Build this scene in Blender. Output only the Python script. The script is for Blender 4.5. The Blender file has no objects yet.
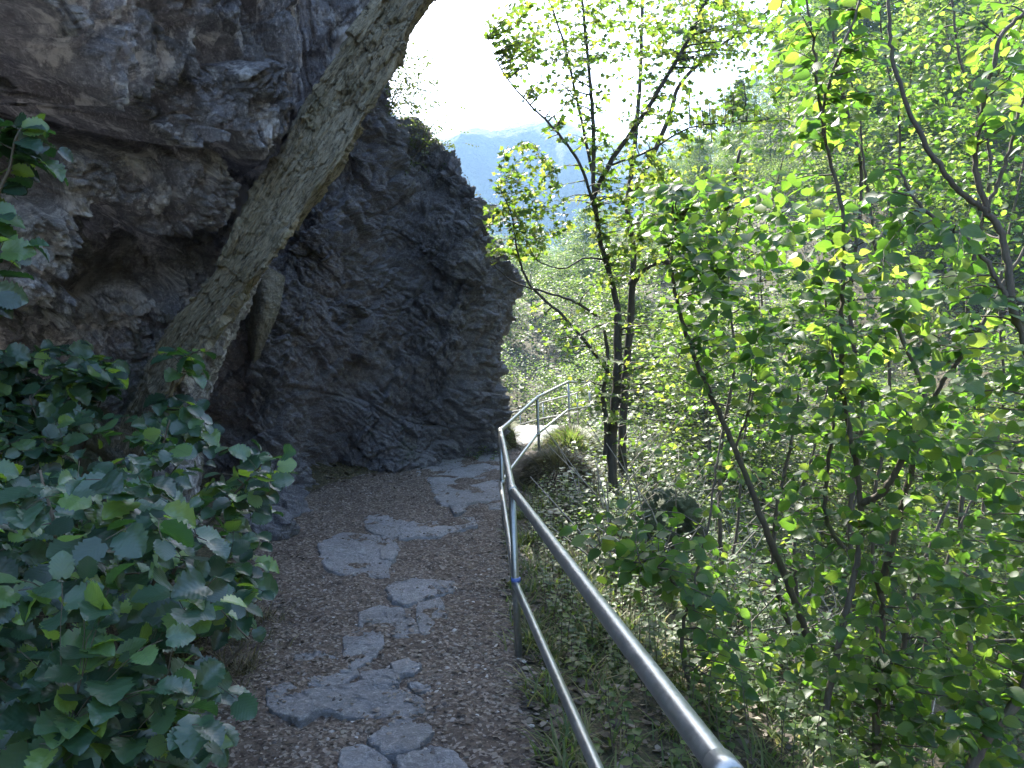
import bpy, math, random
import numpy as np
from mathutils import Vector

random.seed(7)
rng = np.random.default_rng(11)
SC = bpy.context.scene
COL = SC.collection
F = 773.0
CAMZ = 1.6

def P(px, py, Y):
    """a point Y metres ahead, in the direction seen at that place of the photograph"""
    return np.array([(px - 512) / F * Y, Y, CAMZ + (384 - py) / F * Y])

# ------------------------------------------------------------------ noise
def _h(ix, iy, iz, s=0):
    ix = ix.astype(np.int64); iy = iy.astype(np.int64); iz = iz.astype(np.int64)
    n = (ix * 374761393 + iy * 668265263 + iz * 2147483647 + s * 974634777) & 0xFFFFFFFF
    n = ((n ^ (n >> 13)) * 1274126177) & 0xFFFFFFFF
    n = ((n ^ (n >> 16)) * 2246822519) & 0xFFFFFFFF
    n = n ^ (n >> 15)
    return (n & 0xFFFFFF) / float(0xFFFFFF)

def vnoise(p, s=0):
    i = np.floor(p); f = p - i
    f = f * f * (3 - 2 * f)
    r = 0
    for dx in (0, 1):
        for dy in (0, 1):
            for dz in (0, 1):
                w = (f[:, 0] if dx else 1 - f[:, 0]) * (f[:, 1] if dy else 1 - f[:, 1]) * (f[:, 2] if dz else 1 - f[:, 2])
                r = r + w * _h(i[:, 0] + dx, i[:, 1] + dy, i[:, 2] + dz, s)
    return r * 2 - 1

def fbm(p, octv=5, s=0, gain=.5, lac=2.03):
    a = 1; r = 0; q = p.copy()
    for k in range(octv):
        r = r + a * vnoise(q, s + k * 17)
        q = q * lac + 13.7; a *= gain
    return r

def facets(p, s=0, tilt=.6):
    """split rock: every cell of a Voronoi pattern is a block with its own offset and tilt"""
    i = np.floor(p)
    best = np.full(len(p), 1e9); sec = np.full(len(p), 1e9)
    val = np.zeros(len(p))
    for dx in (-1, 0, 1):
        for dy in (-1, 0, 1):
            for dz in (-1, 0, 1):
                cx, cy, cz = i[:, 0] + dx, i[:, 1] + dy, i[:, 2] + dz
                fx = cx + _h(cx, cy, cz, s + 1); fy = cy + _h(cx, cy, cz, s + 2); fz = cz + _h(cx, cy, cz, s + 3)
                ex, ey, ez = p[:, 0] - fx, p[:, 1] - fy, p[:, 2] - fz
                d = ex * ex + ey * ey + ez * ez
                off = _h(cx, cy, cz, s + 4) * 2 - 1
                tx = _h(cx, cy, cz, s + 5) * 2 - 1; ty = _h(cx, cy, cz, s + 6) * 2 - 1; tz = _h(cx, cy, cz, s + 7) * 2 - 1
                v = off + tilt * 2 * (ex * tx + ey * ty + ez * tz)
                m = d < best
                sec = np.where(m, best, np.minimum(sec, d))
                best = np.where(m, d, best)
                val = np.where(m, v, val)
    return val, np.sqrt(sec) - np.sqrt(best)

def sstep(a, b, x):
    t = np.clip((x - a) / (b - a), 0, 1)
    return t * t * (3 - 2 * t)

# ------------------------------------------------------------------ mesh helpers
def mesh_from(name, V, faces_list, mat=None, parent=None, smooth=False, attrs=None, uv=None):
    """faces_list: list of int arrays (n,k)"""
    me = bpy.data.meshes.new(name)
    V = np.ascontiguousarray(V, dtype=np.float32)
    me.vertices.add(len(V)); me.vertices.foreach_set('co', V.ravel())
    loops = np.concatenate([f.ravel() for f in faces_list]).astype(np.int32)
    tot = np.concatenate([np.full(len(f), f.shape[1]) for f in faces_list]).astype(np.int32)
    st = np.concatenate([[0], np.cumsum(tot)[:-1]]).astype(np.int32)
    me.loops.add(len(loops)); me.loops.foreach_set('vertex_index', loops)
    me.polygons.add(len(tot)); me.polygons.foreach_set('loop_start', st)
    me.polygons.foreach_set('loop_total', tot)
    if smooth: me.polygons.foreach_set('use_smooth', np.ones(len(tot), dtype=bool))
    if attrs:
        for k, a in attrs.items():
            at = me.attributes.new(k, 'FLOAT', 'POINT'); at.data.foreach_set('value', np.ascontiguousarray(a, dtype=np.float32))
    if uv is not None:
        ul = me.uv_layers.new(name='UVMap')
        ul.data.foreach_set('uv', np.ascontiguousarray(uv[loops], dtype=np.float32).ravel())
    me.update(calc_edges=True); me.validate()
    o = bpy.data.objects.new(name, me); COL.objects.link(o)
    if mat: me.materials.append(mat)
    if parent: o.parent = parent
    return o

def empty(name, loc=(0, 0, 0)):
    o = bpy.data.objects.new(name, None); COL.objects.link(o); o.location = loc
    o.empty_display_size = .1
    return o

def tag(o, label=None, cat=None, group=None, kind=None):
    if label: o['label'] = label
    if cat: o['category'] = cat
    if group: o['group'] = group
    if kind: o['kind'] = kind
    return o

def rel(o, par):
    from mathutils import Matrix
    o.parent = par; o.matrix_parent_inverse = Matrix.Translation(-par.location)
    return o

class Tubes:
    def __init__(s): s.V = []; s.Q = []; s.n = 0
    def add(s, pts, rad, sides=6, cap=True, rough=0.0):
        pts = np.asarray(pts, float); rad = np.broadcast_to(np.asarray(rad, float), (len(pts),))
        n = len(pts)
        T = np.gradient(pts, axis=0); T /= np.linalg.norm(T, axis=1)[:, None] + 1e-9
        ref = np.array([0, 0, 1.0]) if abs(T[0][2]) < .85 else np.array([1.0, 0, 0])
        A = np.cross(T, ref); A /= np.linalg.norm(A, axis=1)[:, None] + 1e-9
        B = np.cross(T, A)
        a = np.arange(sides) / sides * 2 * math.pi
        R = rad[:, None] * (1 + (rng.random((n, sides)) - .5) * rough)
        ring = pts[:, None, :] + R[:, :, None] * (np.cos(a)[None, :, None] * A[:, None, :] + np.sin(a)[None, :, None] * B[:, None, :])
        s.V.append(ring.reshape(-1, 3))
        i = np.arange(n - 1)[:, None] * sides + np.arange(sides)[None, :]
        j = np.arange(n - 1)[:, None] * sides + (np.arange(sides)[None, :] + 1) % sides
        q = np.stack([i, j, j + sides, i + sides], -1).reshape(-1, 4) + s.n
        s.Q.append(q)
        base = s.n; s.n += n * sides
        if cap:
            s.V.append(pts[[0, -1]]); c0, c1 = s.n, s.n + 1; s.n += 2
            k = np.arange(sides)
            k2 = (k + 1) % sides
            s.Q.append(np.stack([base + k2, base + k, np.full(sides, c0), np.full(sides, c0)], -1))
            e = base + (n - 1) * sides
            s.Q.append(np.stack([e + k, e + k2, np.full(sides, c1), np.full(sides, c1)], -1))
    def build(s, name, mat, parent=None, smooth=True):
        Q = np.concatenate(s.Q); tri = Q[:, 2] == Q[:, 3]
        fl = [Q[~tri]]
        if tri.any(): fl.append(Q[tri][:, :3])
        return mesh_from(name, np.concatenate(s.V), fl, mat, parent, smooth)

def curve(pts, n):
    """smooth path through the points (Catmull-Rom), n points per span"""
    pts = np.asarray(pts, float)
    q = np.vstack([2 * pts[0] - pts[1], pts, 2 * pts[-1] - pts[-2]])
    out = []
    for i in range(1, len(q) - 2):
        for t in np.arange(n) / n:
            a, b, c, d = q[i - 1], q[i], q[i + 1], q[i + 2]
            out.append(.5 * ((2 * b) + (-a + c) * t + (2 * a - 5 * b + 4 * c - d) * t * t + (-a + 3 * b - 3 * c + d) * t ** 3))
    out.append(pts[-1])
    return np.array(out)

# ------------------------------------------------------------------ materials
def newmat(name):
    m = bpy.data.materials.new(name); m.use_nodes = True
    nt = m.node_tree; nt.nodes.clear()
    out = nt.nodes.new('ShaderNodeOutputMaterial')
    return m, nt, out

def N(nt, typ, **kw):
    n = nt.nodes.new(typ)
    for k, v in kw.items():
        if hasattr(n, k): setattr(n, k, v)
        else: n.inputs[k.replace('_', ' ')].default_value = v
    return n

def L(nt, a, b): nt.links.new(a, b)

def ramp(nt, src, stops, interp='LINEAR'):
    r = nt.nodes.new('ShaderNodeValToRGB'); r.color_ramp.interpolation = interp
    e = r.color_ramp.elements
    while len(e) < len(stops): e.new(.5)
    for i, (p, c) in enumerate(stops):
        e[i].position = p; e[i].color = (*c, 1) if len(c) == 3 else c
    L(nt, src, r.inputs[0]); return r.outputs[0]

def noise(nt, vec, scale, detail=6, rough=.6, dist=0):
    n = N(nt, 'ShaderNodeTexNoise'); n.inputs['Scale'].default_value = scale
    n.inputs['Detail'].default_value = detail; n.inputs['Roughness'].default_value = rough
    n.inputs['Distortion'].default_value = dist
    L(nt, vec, n.inputs['Vector']); return n.outputs['Fac']

def mapping(nt, vec, scale=(1, 1, 1), rot=(0, 0, 0)):
    m = N(nt, 'ShaderNodeMapping'); m.inputs['Scale'].default_value = scale; m.inputs['Rotation'].default_value = rot
    L(nt, vec, m.inputs['Vector']); return m.outputs[0]

def mix(nt, fac, a, b, typ='MIX'):
    m = nt.nodes.new('ShaderNodeMix'); m.data_type = 'RGBA'; m.blend_type = typ
    for s, v in ((m.inputs[0], fac), (m.inputs[6], a), (m.inputs[7], b)):
        if isinstance(v, (int, float)): s.default_value = v
        elif isinstance(v, tuple): s.default_value = (*v, 1)
        else: L(nt, v, s)
    return m.outputs[2]

def bump(nt, h, strength, dist, nrm=None):
    b = N(nt, 'ShaderNodeBump'); b.inputs['Strength'].default_value = strength; b.inputs['Distance'].default_value = dist
    L(nt, h, b.inputs['Height'])
    if nrm: L(nt, nrm, b.inputs['Normal'])
    return b.outputs[0]

def rock_mat(name, base, dark, light, brown, moss, lich=.62, mossamt=.62, rot=(0.3, .5, .2), zmoss=None):
    m, nt, out = newmat(name)
    pos = N(nt, 'ShaderNodeNewGeometry').outputs['Position']
    st = mapping(nt, pos, (1.2, 1.2, 5.5), rot)
    n1 = noise(nt, pos, .9, 8, .65, .4)
    n2 = noise(nt, st, 3.0, 8, .7)
    n3 = noise(nt, pos, 14, 6, .7)
    c = ramp(nt, n1, [(.3, dark), (.52, base), (.7, light)])
    c = mix(nt, ramp(nt, n2, [(.46, (0, 0, 0)), (.68, (.5, .5, .5))]), c, brown)
    c = mix(nt, ramp(nt, n3, [(.38, (.8,) * 3), (.55, (0, 0, 0))]), c, dark)
    n5 = noise(nt, pos, 38, 7, .8)
    c = mix(nt, ramp(nt, n5, [(.50, (0, 0, 0)), (.68, (.5,) * 3)]), c, (light[0] * 1.9, light[1] * 1.9, light[2] * 1.85))
    nl = noise(nt, pos, 2.3, 9, .75, .8)
    c = mix(nt, ramp(nt, nl, [(lich, (0, 0, 0)), (lich + .08, (.7,) * 3)]), c, (light[0] * 1.9, light[1] * 1.9, light[2] * 1.8))
    nm = noise(nt, mapping(nt, pos, (1, 1, 1), (1, 2, 3)), 1.3, 8, .7, .5)
    mf = ramp(nt, nm, [(mossamt, (0, 0, 0)), (mossamt + .1, (.8,) * 3)])
    if zmoss:
        sp = N(nt, 'ShaderNodeSeparateXYZ'); L(nt, pos, sp.inputs[0])
        mr = N(nt, 'ShaderNodeMapRange'); L(nt, sp.outputs['Z'], mr.inputs[0])
        mr.inputs[1].default_value, mr.inputs[2].default_value = zmoss
        mr.inputs[3].default_value, mr.inputs[4].default_value = 1, 0
        mf = mix(nt, 1.0, mf, mr.outputs[0], 'MULTIPLY')
    c = mix(nt, mf, c, moss)
    # fine seams and grain
    vo = N(nt, 'ShaderNodeTexVoronoi'); vo.feature = 'DISTANCE_TO_EDGE'; vo.inputs['Scale'].default_value = 5
    wv = nt.nodes.new('ShaderNodeVectorMath'); wv.operation = 'ADD'
    nc = N(nt, 'ShaderNodeTexNoise'); nc.inputs['Scale'].default_value = 3; nc.inputs['Detail'].default_value = 5
    L(nt, pos, nc.inputs['Vector']); sc = nt.nodes.new('ShaderNodeVectorMath'); sc.operation = 'SCALE'; sc.inputs['Scale'].default_value = .5
    L(nt, nc.outputs['Color'], sc.inputs[0]); L(nt, st, wv.inputs[0]); L(nt, sc.outputs[0], wv.inputs[1])
    L(nt, wv.outputs[0], vo.inputs['Vector'])
    crack = ramp(nt, vo.outputs['Distance'], [(0, (0, 0, 0)), (.035, (1, 1, 1))])
    b = bump(nt, crack, .35, .012)
    b = bump(nt, n2, .8, .06, b)
    b = bump(nt, noise(nt, st, 16, 9, .75), .9, .028, b)
    b = bump(nt, n5, 1, .03, b)
    p = N(nt, 'ShaderNodeBsdfPrincipled'); L(nt, c, p.inputs['Base Color']); L(nt, b, p.inputs['Normal'])
    L(nt, ramp(nt, n3, [(.3, (.5,) * 3), (.7, (.85,) * 3)]), p.inputs['Roughness'])
    p.inputs['Specular IOR Level'].default_value = .4
    L(nt, p.outputs[0], out.inputs[0]); return m

def leaf_mat(name, cols, trans, tmix=.45, rough=.45, veins=True, spec=.45):
    """cols: list of (pos,color) over the per-leaf random value"""
    m, nt, out = newmat(name)
    at = N(nt, 'ShaderNodeAttribute'); at.attribute_name = 'rnd'
    c = ramp(nt, at.outputs['Fac'], cols)
    t = ramp(nt, at.outputs['Fac'], trans)
    nrm = None
    if veins:
        uv = N(nt, 'ShaderNodeTexCoord').outputs['UV']
        sp = N(nt, 'ShaderNodeSeparateXYZ'); L(nt, uv, sp.inputs[0])
        # side veins: slanted lines mirrored at the midrib
        ab = N(nt, 'ShaderNodeMath', operation='ABSOLUTE'); 
        s5 = N(nt, 'ShaderNodeMath', operation='SUBTRACT'); L(nt, sp.outputs[0], s5.inputs[0]); s5.inputs[1].default_value = .5
        L(nt, s5.outputs[0], ab.inputs[0])
        mu = N(nt, 'ShaderNodeMath', operation='MULTIPLY_ADD'); L(nt, ab.outputs[0], mu.inputs[0]); mu.inputs[1].default_value = -.9; L(nt, sp.outputs[1], mu.inputs[2])
        fr = N(nt, 'ShaderNodeMath', operation='MULTIPLY'); L(nt, mu.outputs[0], fr.inputs[0]); fr.inputs[1].default_value = 7 * 2 * math.pi
        si = N(nt, 'ShaderNodeMath', operation='SINE'); L(nt, fr.outputs[0], si.inputs[0])
        vein = ramp(nt, si.outputs[0], [(0.0, (0, 0, 0)), (.93, (.0, .0, .0)), (1, (.6, .6, .6))])
        mid = ramp(nt, ab.outputs[0], [(0, (1, 1, 1)), (.03, (0, 0, 0))])
        vv = mix(nt, 1.0, vein, mid, 'ADD')
        c = mix(nt, mix(nt, 1.0, vv, (.12, .12, .12), 'MULTIPLY'), c, (.14, .2, .09))
        b0 = N(nt, 'ShaderNodeBump'); b0.inputs['Strength'].default_value = .07; b0.inputs['Distance'].default_value = .004
        L(nt, si.outputs[0], b0.inputs['Height']); nrm = b0.outputs[0]
        t = mix(nt, mix(nt, 1.0, vv, (.4, .4, .4), 'MULTIPLY'), t, mix(nt, .6, t, (.02, .05, .0)))
    pos = N(nt, 'ShaderNodeNewGeometry').outputs['Position']
    bl = noise(nt, pos, 25, 3)
    c = mix(nt, ramp(nt, bl, [(.3, (.35,) * 3), (.6, (0, 0, 0))]), c, mix(nt, .5, c, (.03, .05, .01)))
    p = N(nt, 'ShaderNodeBsdfPrincipled'); L(nt, c, p.inputs['Base Color']); p.inputs['Roughness'].default_value = rough
    p.inputs['Specular IOR Level'].default_value = spec
    tr = N(nt, 'ShaderNodeBsdfTranslucent'); L(nt, t, tr.inputs['Color'])
    if nrm: L(nt, nrm, p.inputs['Normal']); L(nt, nrm, tr.inputs['Normal'])
    mx = N(nt, 'ShaderNodeMixShader'); mx.inputs[0].default_value = tmix
    L(nt, p.outputs[0], mx.inputs[1]); L(nt, tr.outputs[0], mx.inputs[2]); L(nt, mx.outputs[0], out.inputs[0])
    return m

def bark_mat(name, a, b, mossc=None, ms=.55):
    m, nt, out = newmat(name)
    pos = N(nt, 'ShaderNodeNewGeometry').outputs['Position']
    n1 = noise(nt, mapping(nt, pos, (30, 30, 8)), 1, 6, .7)
    n2 = noise(nt, pos, 5, 6, .65)
    c = ramp(nt, n1, [(.3, a), (.7, b)])
    if mossc: c = mix(nt, ramp(nt, n2, [(ms, (0, 0, 0)), (ms + .12, (.85,) * 3)]), c, mossc)
    p = N(nt, 'ShaderNodeBsdfPrincipled'); L(nt, c, p.inputs['Base Color']); p.inputs['Roughness'].default_value = .85
    L(nt, bump(nt, n1, .8, .01), p.inputs['Normal']); L(nt, p.outputs[0], out.inputs[0]); return m

M = {}
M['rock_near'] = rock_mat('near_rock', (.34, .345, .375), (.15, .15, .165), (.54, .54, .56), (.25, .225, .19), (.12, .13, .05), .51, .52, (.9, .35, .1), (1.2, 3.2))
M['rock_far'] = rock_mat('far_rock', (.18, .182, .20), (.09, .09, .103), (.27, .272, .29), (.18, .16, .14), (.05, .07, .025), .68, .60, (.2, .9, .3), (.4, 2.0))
M['slab'] = rock_mat('slate_slab', (.26, .265, .28), (.15, .153, .16), (.36, .363, .37), (.16, .145, .12), (.08, .08, .05), .66, .72, (0, 0, 0))
M['boulder'] = rock_mat('mossy_boulder', (.12, .12, .11), (.05, .05, .05), (.18, .18, .17), (.10, .08, .06), (.06, .09, .025), .72, .42, (0, 0, 0))
HZ = [(0, (.016, .042, .014)), (.5, (.03, .07, .02)), (.85, (.045, .095, .022)), (1, (.08, .13, .025))]
HT = [(0, (.12, .30, .03)), (.5, (.22, .46, .04)), (.85, (.36, .58, .06)), (1, (.55, .66, .09))]
M['hazel'] = leaf_mat('hazel_leaf', HZ, HT, .45, .5)
M['bushleaf'] = leaf_mat('bush_leaf', [(0, (.013, .038, .026)), (.35, (.024, .062, .04)), (.75, (.045, .095, .055)), (.92, (.08, .15, .06)), (1, (.14, .24, .05))],
                         [(0, (.04, .11, .02)), (.7, (.10, .26, .03)), (.85, (.4, .65, .05)), (1, (.55, .8, .05))], .33, .38, True, .7)
M['maple'] = leaf_mat('maple_leaf', [(0, (.04, .075, .025)), (.6, (.07, .12, .03)), (1, (.13, .16, .03))],
                      [(0, (.13, .26, .02)), (.6, (.24, .40, .04)), (1, (.48, .54, .07))], .5, .5, False)
M['farleaf'] = leaf_mat('far_leaf', [(0, (.035, .06, .022)), (.6, (.065, .095, .035)), (1, (.12, .145, .06))],
                        [(0, (.07, .16, .02)), (.6, (.18, .28, .04)), (1, (.42, .48, .12))], .48, .5, False)
M['heath'] = leaf_mat('rocktop_leaf', [(0, (.05, .07, .03)), (1, (.10, .12, .05))], [(0, (.1, .16, .03)), (1, (.2, .26, .06))], .35, .6, False)
M['grass'] = leaf_mat('grass_blade', [(0, (.04, .07, .02)), (.5, (.07, .10, .03)), (.8, (.11, .11, .045)), (1, (.18, .16, .08))],
                      [(0, (.12, .22, .03)), (.7, (.25, .34, .06)), (1, (.4, .36, .15))], .4, .6, False)
M['herb'] = leaf_mat('herb_leaf', [(0, (.018, .04, .014)), (.6, (.035, .07, .02)), (1, (.07, .11, .025))], [(0, (.12, .28, .02)), (1, (.4, .55, .05))], .4, .5, False)
M['drygrass'] = leaf_mat('dry_blade', [(0, (.06, .055, .03)), (.5, (.10, .09, .05)), (1, (.16, .13, .07))], [(0, (.06, .06, .03)), (1, (.2, .2, .07))], .3, .7, False)
M['litter'] = leaf_mat('litter_flake', [(0, (.035, .028, .024)), (.4, (.075, .058, .048)), (.75, (.13, .105, .085)), (1, (.24, .21, .17))], [(0, (.05, .03, .02)), (1, (.1, .07, .03))], .1, .7, False, .3)
M['bark_dark'] = bark_mat('dark_bark', (.022, .019, .016), (.07, .06, .048), (.05, .07, .02), .62)
M['bark_hazel'] = bark_mat('hazel_bark', (.045, .038, .028), (.12, .10, .075), (.07, .085, .035), .56)
M['bark_far'] = bark_mat('far_bark', (.05, .045, .04), (.14, .125, .10))
M['brush'] = bark_mat('dead_sticks', (.14, .125, .10), (.34, .32, .27))
M['twig'] = bark_mat('green_twig', (.05, .045, .03), (.11, .09, .06))

# pale tan streaked rock of the slab edge
m, nt, out = newmat('streaked_tan_rock')
oc = N(nt, 'ShaderNodeTexCoord').outputs['UV']
n1 = noise(nt, mapping(nt, oc, (22, 3.4, 1)), 1, 9, .8, .5)
n2 = noise(nt, mapping(nt, oc, (60, 11, 1)), 1, 7, .8)
n3 = noise(nt, mapping(nt, oc, (4, 4, 1)), 1, 5, .6)
c = ramp(nt, n1, [(.33, (.15, .135, .10)), (.48, (.38, .35, .26)), (.7, (.54, .51, .40))])
c = mix(nt, ramp(nt, n2, [(.38, (.9,) * 3), (.52, (0, 0, 0))]), c, (.085, .078, .058))
c = mix(nt, ramp(nt, n3, [(.5, (0, 0, 0)), (.7, (.45,) * 3)]), c, (.11, .115, .055))
c = mix(nt, ramp(nt, noise(nt, mapping(nt, oc, (22, 9, 1)), 1, 8, .8), [(.56, (0, 0, 0)), (.63, (.9,) * 3)]), c, (.05, .047, .038))
p = N(nt, 'ShaderNodeBsdfPrincipled'); L(nt, c, p.inputs['Base Color']); p.inputs['Roughness'].default_value = .85
p.inputs['Specular IOR Level'].default_value = .25
L(nt, bump(nt, n2, 1, .02, bump(nt, n1, 1, .06)), p.inputs['Normal']); L(nt, p.outputs[0], out.inputs[0]); M['wood'] = m

# dirt path and forest ground
def soil(name, cols, bs):
    m, nt, out = newmat(name)
    pos = N(nt, 'ShaderNodeNewGeometry').outputs['Position']
    n1 = noise(nt, pos, 1.6, 8, .65); n2 = noise(nt, pos, 22, 8, .75); n3 = noise(nt, pos, 90, 5, .7)
    c = ramp(nt, n1, [(.35, cols[0]), (.6, cols[1])])
    c = mix(nt, ramp(nt, n2, [(.40, (0, 0, 0)), (.6, (1, 1, 1))]), c, cols[2])
    vo = N(nt, 'ShaderNodeTexVoronoi'); vo.inputs['Scale'].default_value = 55; L(nt, pos, vo.inputs['Vector'])
    sv = N(nt, 'ShaderNodeSeparateColor'); L(nt, vo.outputs['Color'], sv.inputs[0])
    c = mix(nt, ramp(nt, sv.outputs[0], [(.72, (0, 0, 0)), (.8, (.8,) * 3)]), c, cols[3])
    c = mix(nt, ramp(nt, sv.outputs[1], [(.7, (0, 0, 0)), (.8, (.8,) * 3)]), c, cols[4])
    p = N(nt, 'ShaderNodeBsdfPrincipled'); L(nt, c, p.inputs['Base Color']); p.inputs['Roughness'].default_value = .9
    p.inputs['Specular IOR Level'].default_value = .25
    b = bump(nt, n2, .8, .02 * bs); b = bump(nt, n3, .8, .008 * bs, b); b = bump(nt, vo.outputs['Distance'], .6, .006 * bs, b)
    L(nt, b, p.inputs['Normal']); L(nt, p.outputs[0], out.inputs[0]); return m
M['path'] = soil('trodden_soil', [(.095, .074, .058), (.16, .128, .102), (.06, .046, .036), (.24, .21, .18), (.04, .03, .024)], 1)
M['ground'] = soil('forest_floor', [(.045, .036, .024), (.075, .06, .035), (.05, .055, .022), (.14, .115, .07), (.03, .025, .018)], 1.3)

m, nt, out = newmat('galvanised_steel')
pos = N(nt, 'ShaderNodeNewGeometry').outputs['Position']
n1 = noise(nt, pos, 35, 6, .7); n2 = noise(nt, pos, 7, 5, .6)
p = N(nt, 'ShaderNodeBsdfPrincipled'); p.inputs['Metallic'].default_value = .85
L(nt, mix(nt, ramp(nt, n2, [(.45, (0, 0, 0)), (.7, (.6,) * 3)]), ramp(nt, n1, [(.3, (.26, .27, .26)), (.7, (.42, .43, .41))]), (.26, .26, .225)), p.inputs['Base Color'])
L(nt, ramp(nt, n1, [(.3, (.30,) * 3), (.7, (.48,) * 3)]), p.inputs['Roughness'])
L(nt, bump(nt, n1, .25, .002), p.inputs['Normal']); L(nt, p.outputs[0], out.inputs[0]); M['steel'] = m
m, nt, out = newmat('blue_plastic_band')
p = N(nt, 'ShaderNodeBsdfPrincipled'); p.inputs['Base Color'].default_value = (.07, .11, .30, 1); p.inputs['Roughness'].default_value = .5
L(nt, p.outputs[0], out.inputs[0]); M['blue'] = m
m, nt, out = newmat('wooded_mountain')
pos = N(nt, 'ShaderNodeNewGeometry').outputs['Position']
c = ramp(nt, noise(nt, pos, .03, 8, .75), [(.35, (.03, .05, .02)), (.65, (.07, .10, .035))])
p = N(nt, 'ShaderNodeBsdfPrincipled'); L(nt, c, p.inputs['Base Color']); p.inputs['Roughness'].default_value = .9
L(nt, bump(nt, noise(nt, pos, .1, 6, .7), 1, 6), p.inputs['Normal']); L(nt, p.outputs[0], out.inputs[0]); M['mountain'] = m

# ------------------------------------------------------------------ terrain
PY = np.array([-6, 0, 3.3, 4.5, 6, 8, 9.5, 11.4, 13, 14.9, 17.5, 20, 22, 26, 29, 34])
PZ = np.array([-.1, -.06, -.03, 0, .05, .12, .24, .40, .53, .64, .62, .48, .34, 0, -.4, -1.0])
PR = np.array([.95, .47, .10, .02, -.06, -.10, .08, .36, .67, 1.06, 1.70, 1.85, 1.8, 1.0, .3, -1.6])     # right edge = the railing
PL = np.array([-1.2, -1.5, -1.65, -1.8, -2.2, -2.75, -2.7, -1.5, -.7, -.1, .3, .5, .3, -.6, -1.5, -3.6])  # left edge

def Hb(x, y):
    yy = np.clip(y, -6, 34)
    zp = np.interp(yy, PY, PZ); xr = np.interp(yy, PY, PR); xl = np.interp(yy, PY, PL)
    dr = np.maximum(0, x - xr - .12); dl = np.maximum(0, xl - x)
    far = np.maximum(0, y - 34)
    z = zp - .16 * dr - .55 * np.maximum(0, dr - 1.1) + .16 * dl + np.minimum(.9 * np.maximum(0, dl - 2.3), 7) - .2 * far
    z = np.maximum(z, -9.5)
    o = -9 + .8 * np.maximum(0, np.minimum(x, 120) - 9) + .45 * np.maximum(0, np.minimum(y, 55) - 14) + .1 * np.maximum(0, np.minimum(y, 300) - 55) \
        - .35 * np.maximum(0, np.minimum(-x, 60) - 2)
    k = 1.5
    zz = np.maximum(z, o) + k * .25 * np.maximum(0, 1 - np.abs(z - o) / k) ** 2
    return zz, dr, dl

def H(x, y):
    x = np.atleast_1d(np.asarray(x, float)); y = np.atleast_1d(np.asarray(y, float))
    z, dr, dl = Hb(x, y)
    p = np.stack([x, y, 0 * x], -1)
    off = sstep(0, .8, dr + dl)
    far = sstep(18, 60, np.hypot(x, y))
    z = z + off * .10 * fbm(p * 1.1, 4, 3) + .012 * fbm(p * 6, 3, 5) + far * (1.8 * fbm(p * .07, 4, 9))
    return z

def Hs(x, y): return float(H(x, y)[0])

def hit(px, py, y0=1.0):
    """where the line of sight at that place of the photograph meets the ground"""
    Y = y0
    for _ in range(4000):
        q = P(px, py, Y)
        z = Hb(np.array([q[0]]), np.array([q[1]]))[0][0]
        if q[2] <= z: return np.array([q[0], q[1], z])
        Y += .02 + Y * .002
    return q

def axis(fine0, fine1, step, lo, hi, g=1.09):
    a = list(np.arange(fine0, fine1, step)); s = step
    x = a[-1]; up = []
    while x < hi: s *= g; x += s; up.append(x)
    s = step; x = a[0]; dn = []
    while x > lo: s *= g; x -= s; dn.append(x)
    return np.array(dn[::-1] + a + up)
gx = axis(-4, 4, .06, -900, 1100, 1.07); gy = axis(.5, 20, .075, -300, 1500, 1.06)
X, Y = np.meshgrid(gx, gy); x = X.ravel(); y = Y.ravel()
z = H(x, y)
yy = np.clip(y, -6, 34); xr = np.interp(yy, PY, PR); xl = np.interp(yy, PY, PL)
inside = np.minimum(x - xl, xr - x)
z = z - .10 * sstep(.02, .22, inside) * (y < 33)     # the bed the path lies in
nx, ny = len(gx), len(gy)
i = (np.arange(ny - 1)[:, None] * nx + np.arange(nx - 1)[None, :]).ravel()
Q = np.stack([i, i + 1, i + nx + 1, i + nx], -1)
tag(mesh_from('ground', np.stack([x, y, z], -1), [Q], M['ground'], smooth=True), kind='structure')

# path strip, rows across, finer near the camera
ys = [-3.0]
while ys[-1] < 31: ys.append(ys[-1] + (.022 if ys[-1] < 7 else .05 if ys[-1] < 14 else .15))
ys = np.array(ys); ts = np.linspace(0, 1, 110)
TT, YY = np.meshgrid(ts, ys)
xr = np.interp(YY, PY, PR) + .14; xl = np.interp(YY, PY, PL) - .14
ew = .06 * fbm(np.stack([YY.ravel() * 2, 0 * YY.ravel(), 0 * YY.ravel()], -1), 3, 21).reshape(YY.shape)
XX = xl + (xr - xl) * TT + ew * (TT - .5) * 2
x = XX.ravel(); y = YY.ravel(); t = TT.ravel()
p3 = np.stack([x, y, 0 * x], -1)
z = H(x, y) + .022 * fbm(p3 * 3.2, 5, 31) + .006 * fbm(p3 * 22, 3, 33) + .03 * sstep(.75, .98, 1 - np.abs(t * 2 - 1)) * 0
z -= .09 * np.maximum(sstep(.07, .0, t), sstep(.93, 1.0, t))
z += .012
nx = len(ts)
i = (np.arange(len(ys) - 1)[:, None] * nx + np.arange(nx - 1)[None, :]).ravel()
PATHV = np.stack([x, y, z], -1)
tag(mesh_from('path', PATHV, [np.stack([i, i + 1, i + nx + 1, i + nx], -1)], M['path'], smooth=True), kind='structure')
def Zpath(x, y):
    x = np.asarray(x, float); y = np.asarray(y, float)
    p3 = np.stack([x, y, 0 * x], -1)
    return H(x, y) + .022 * fbm(p3 * 3.2, 5, 31) + .006 * fbm(p3 * 22, 3, 33) + .012

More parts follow.
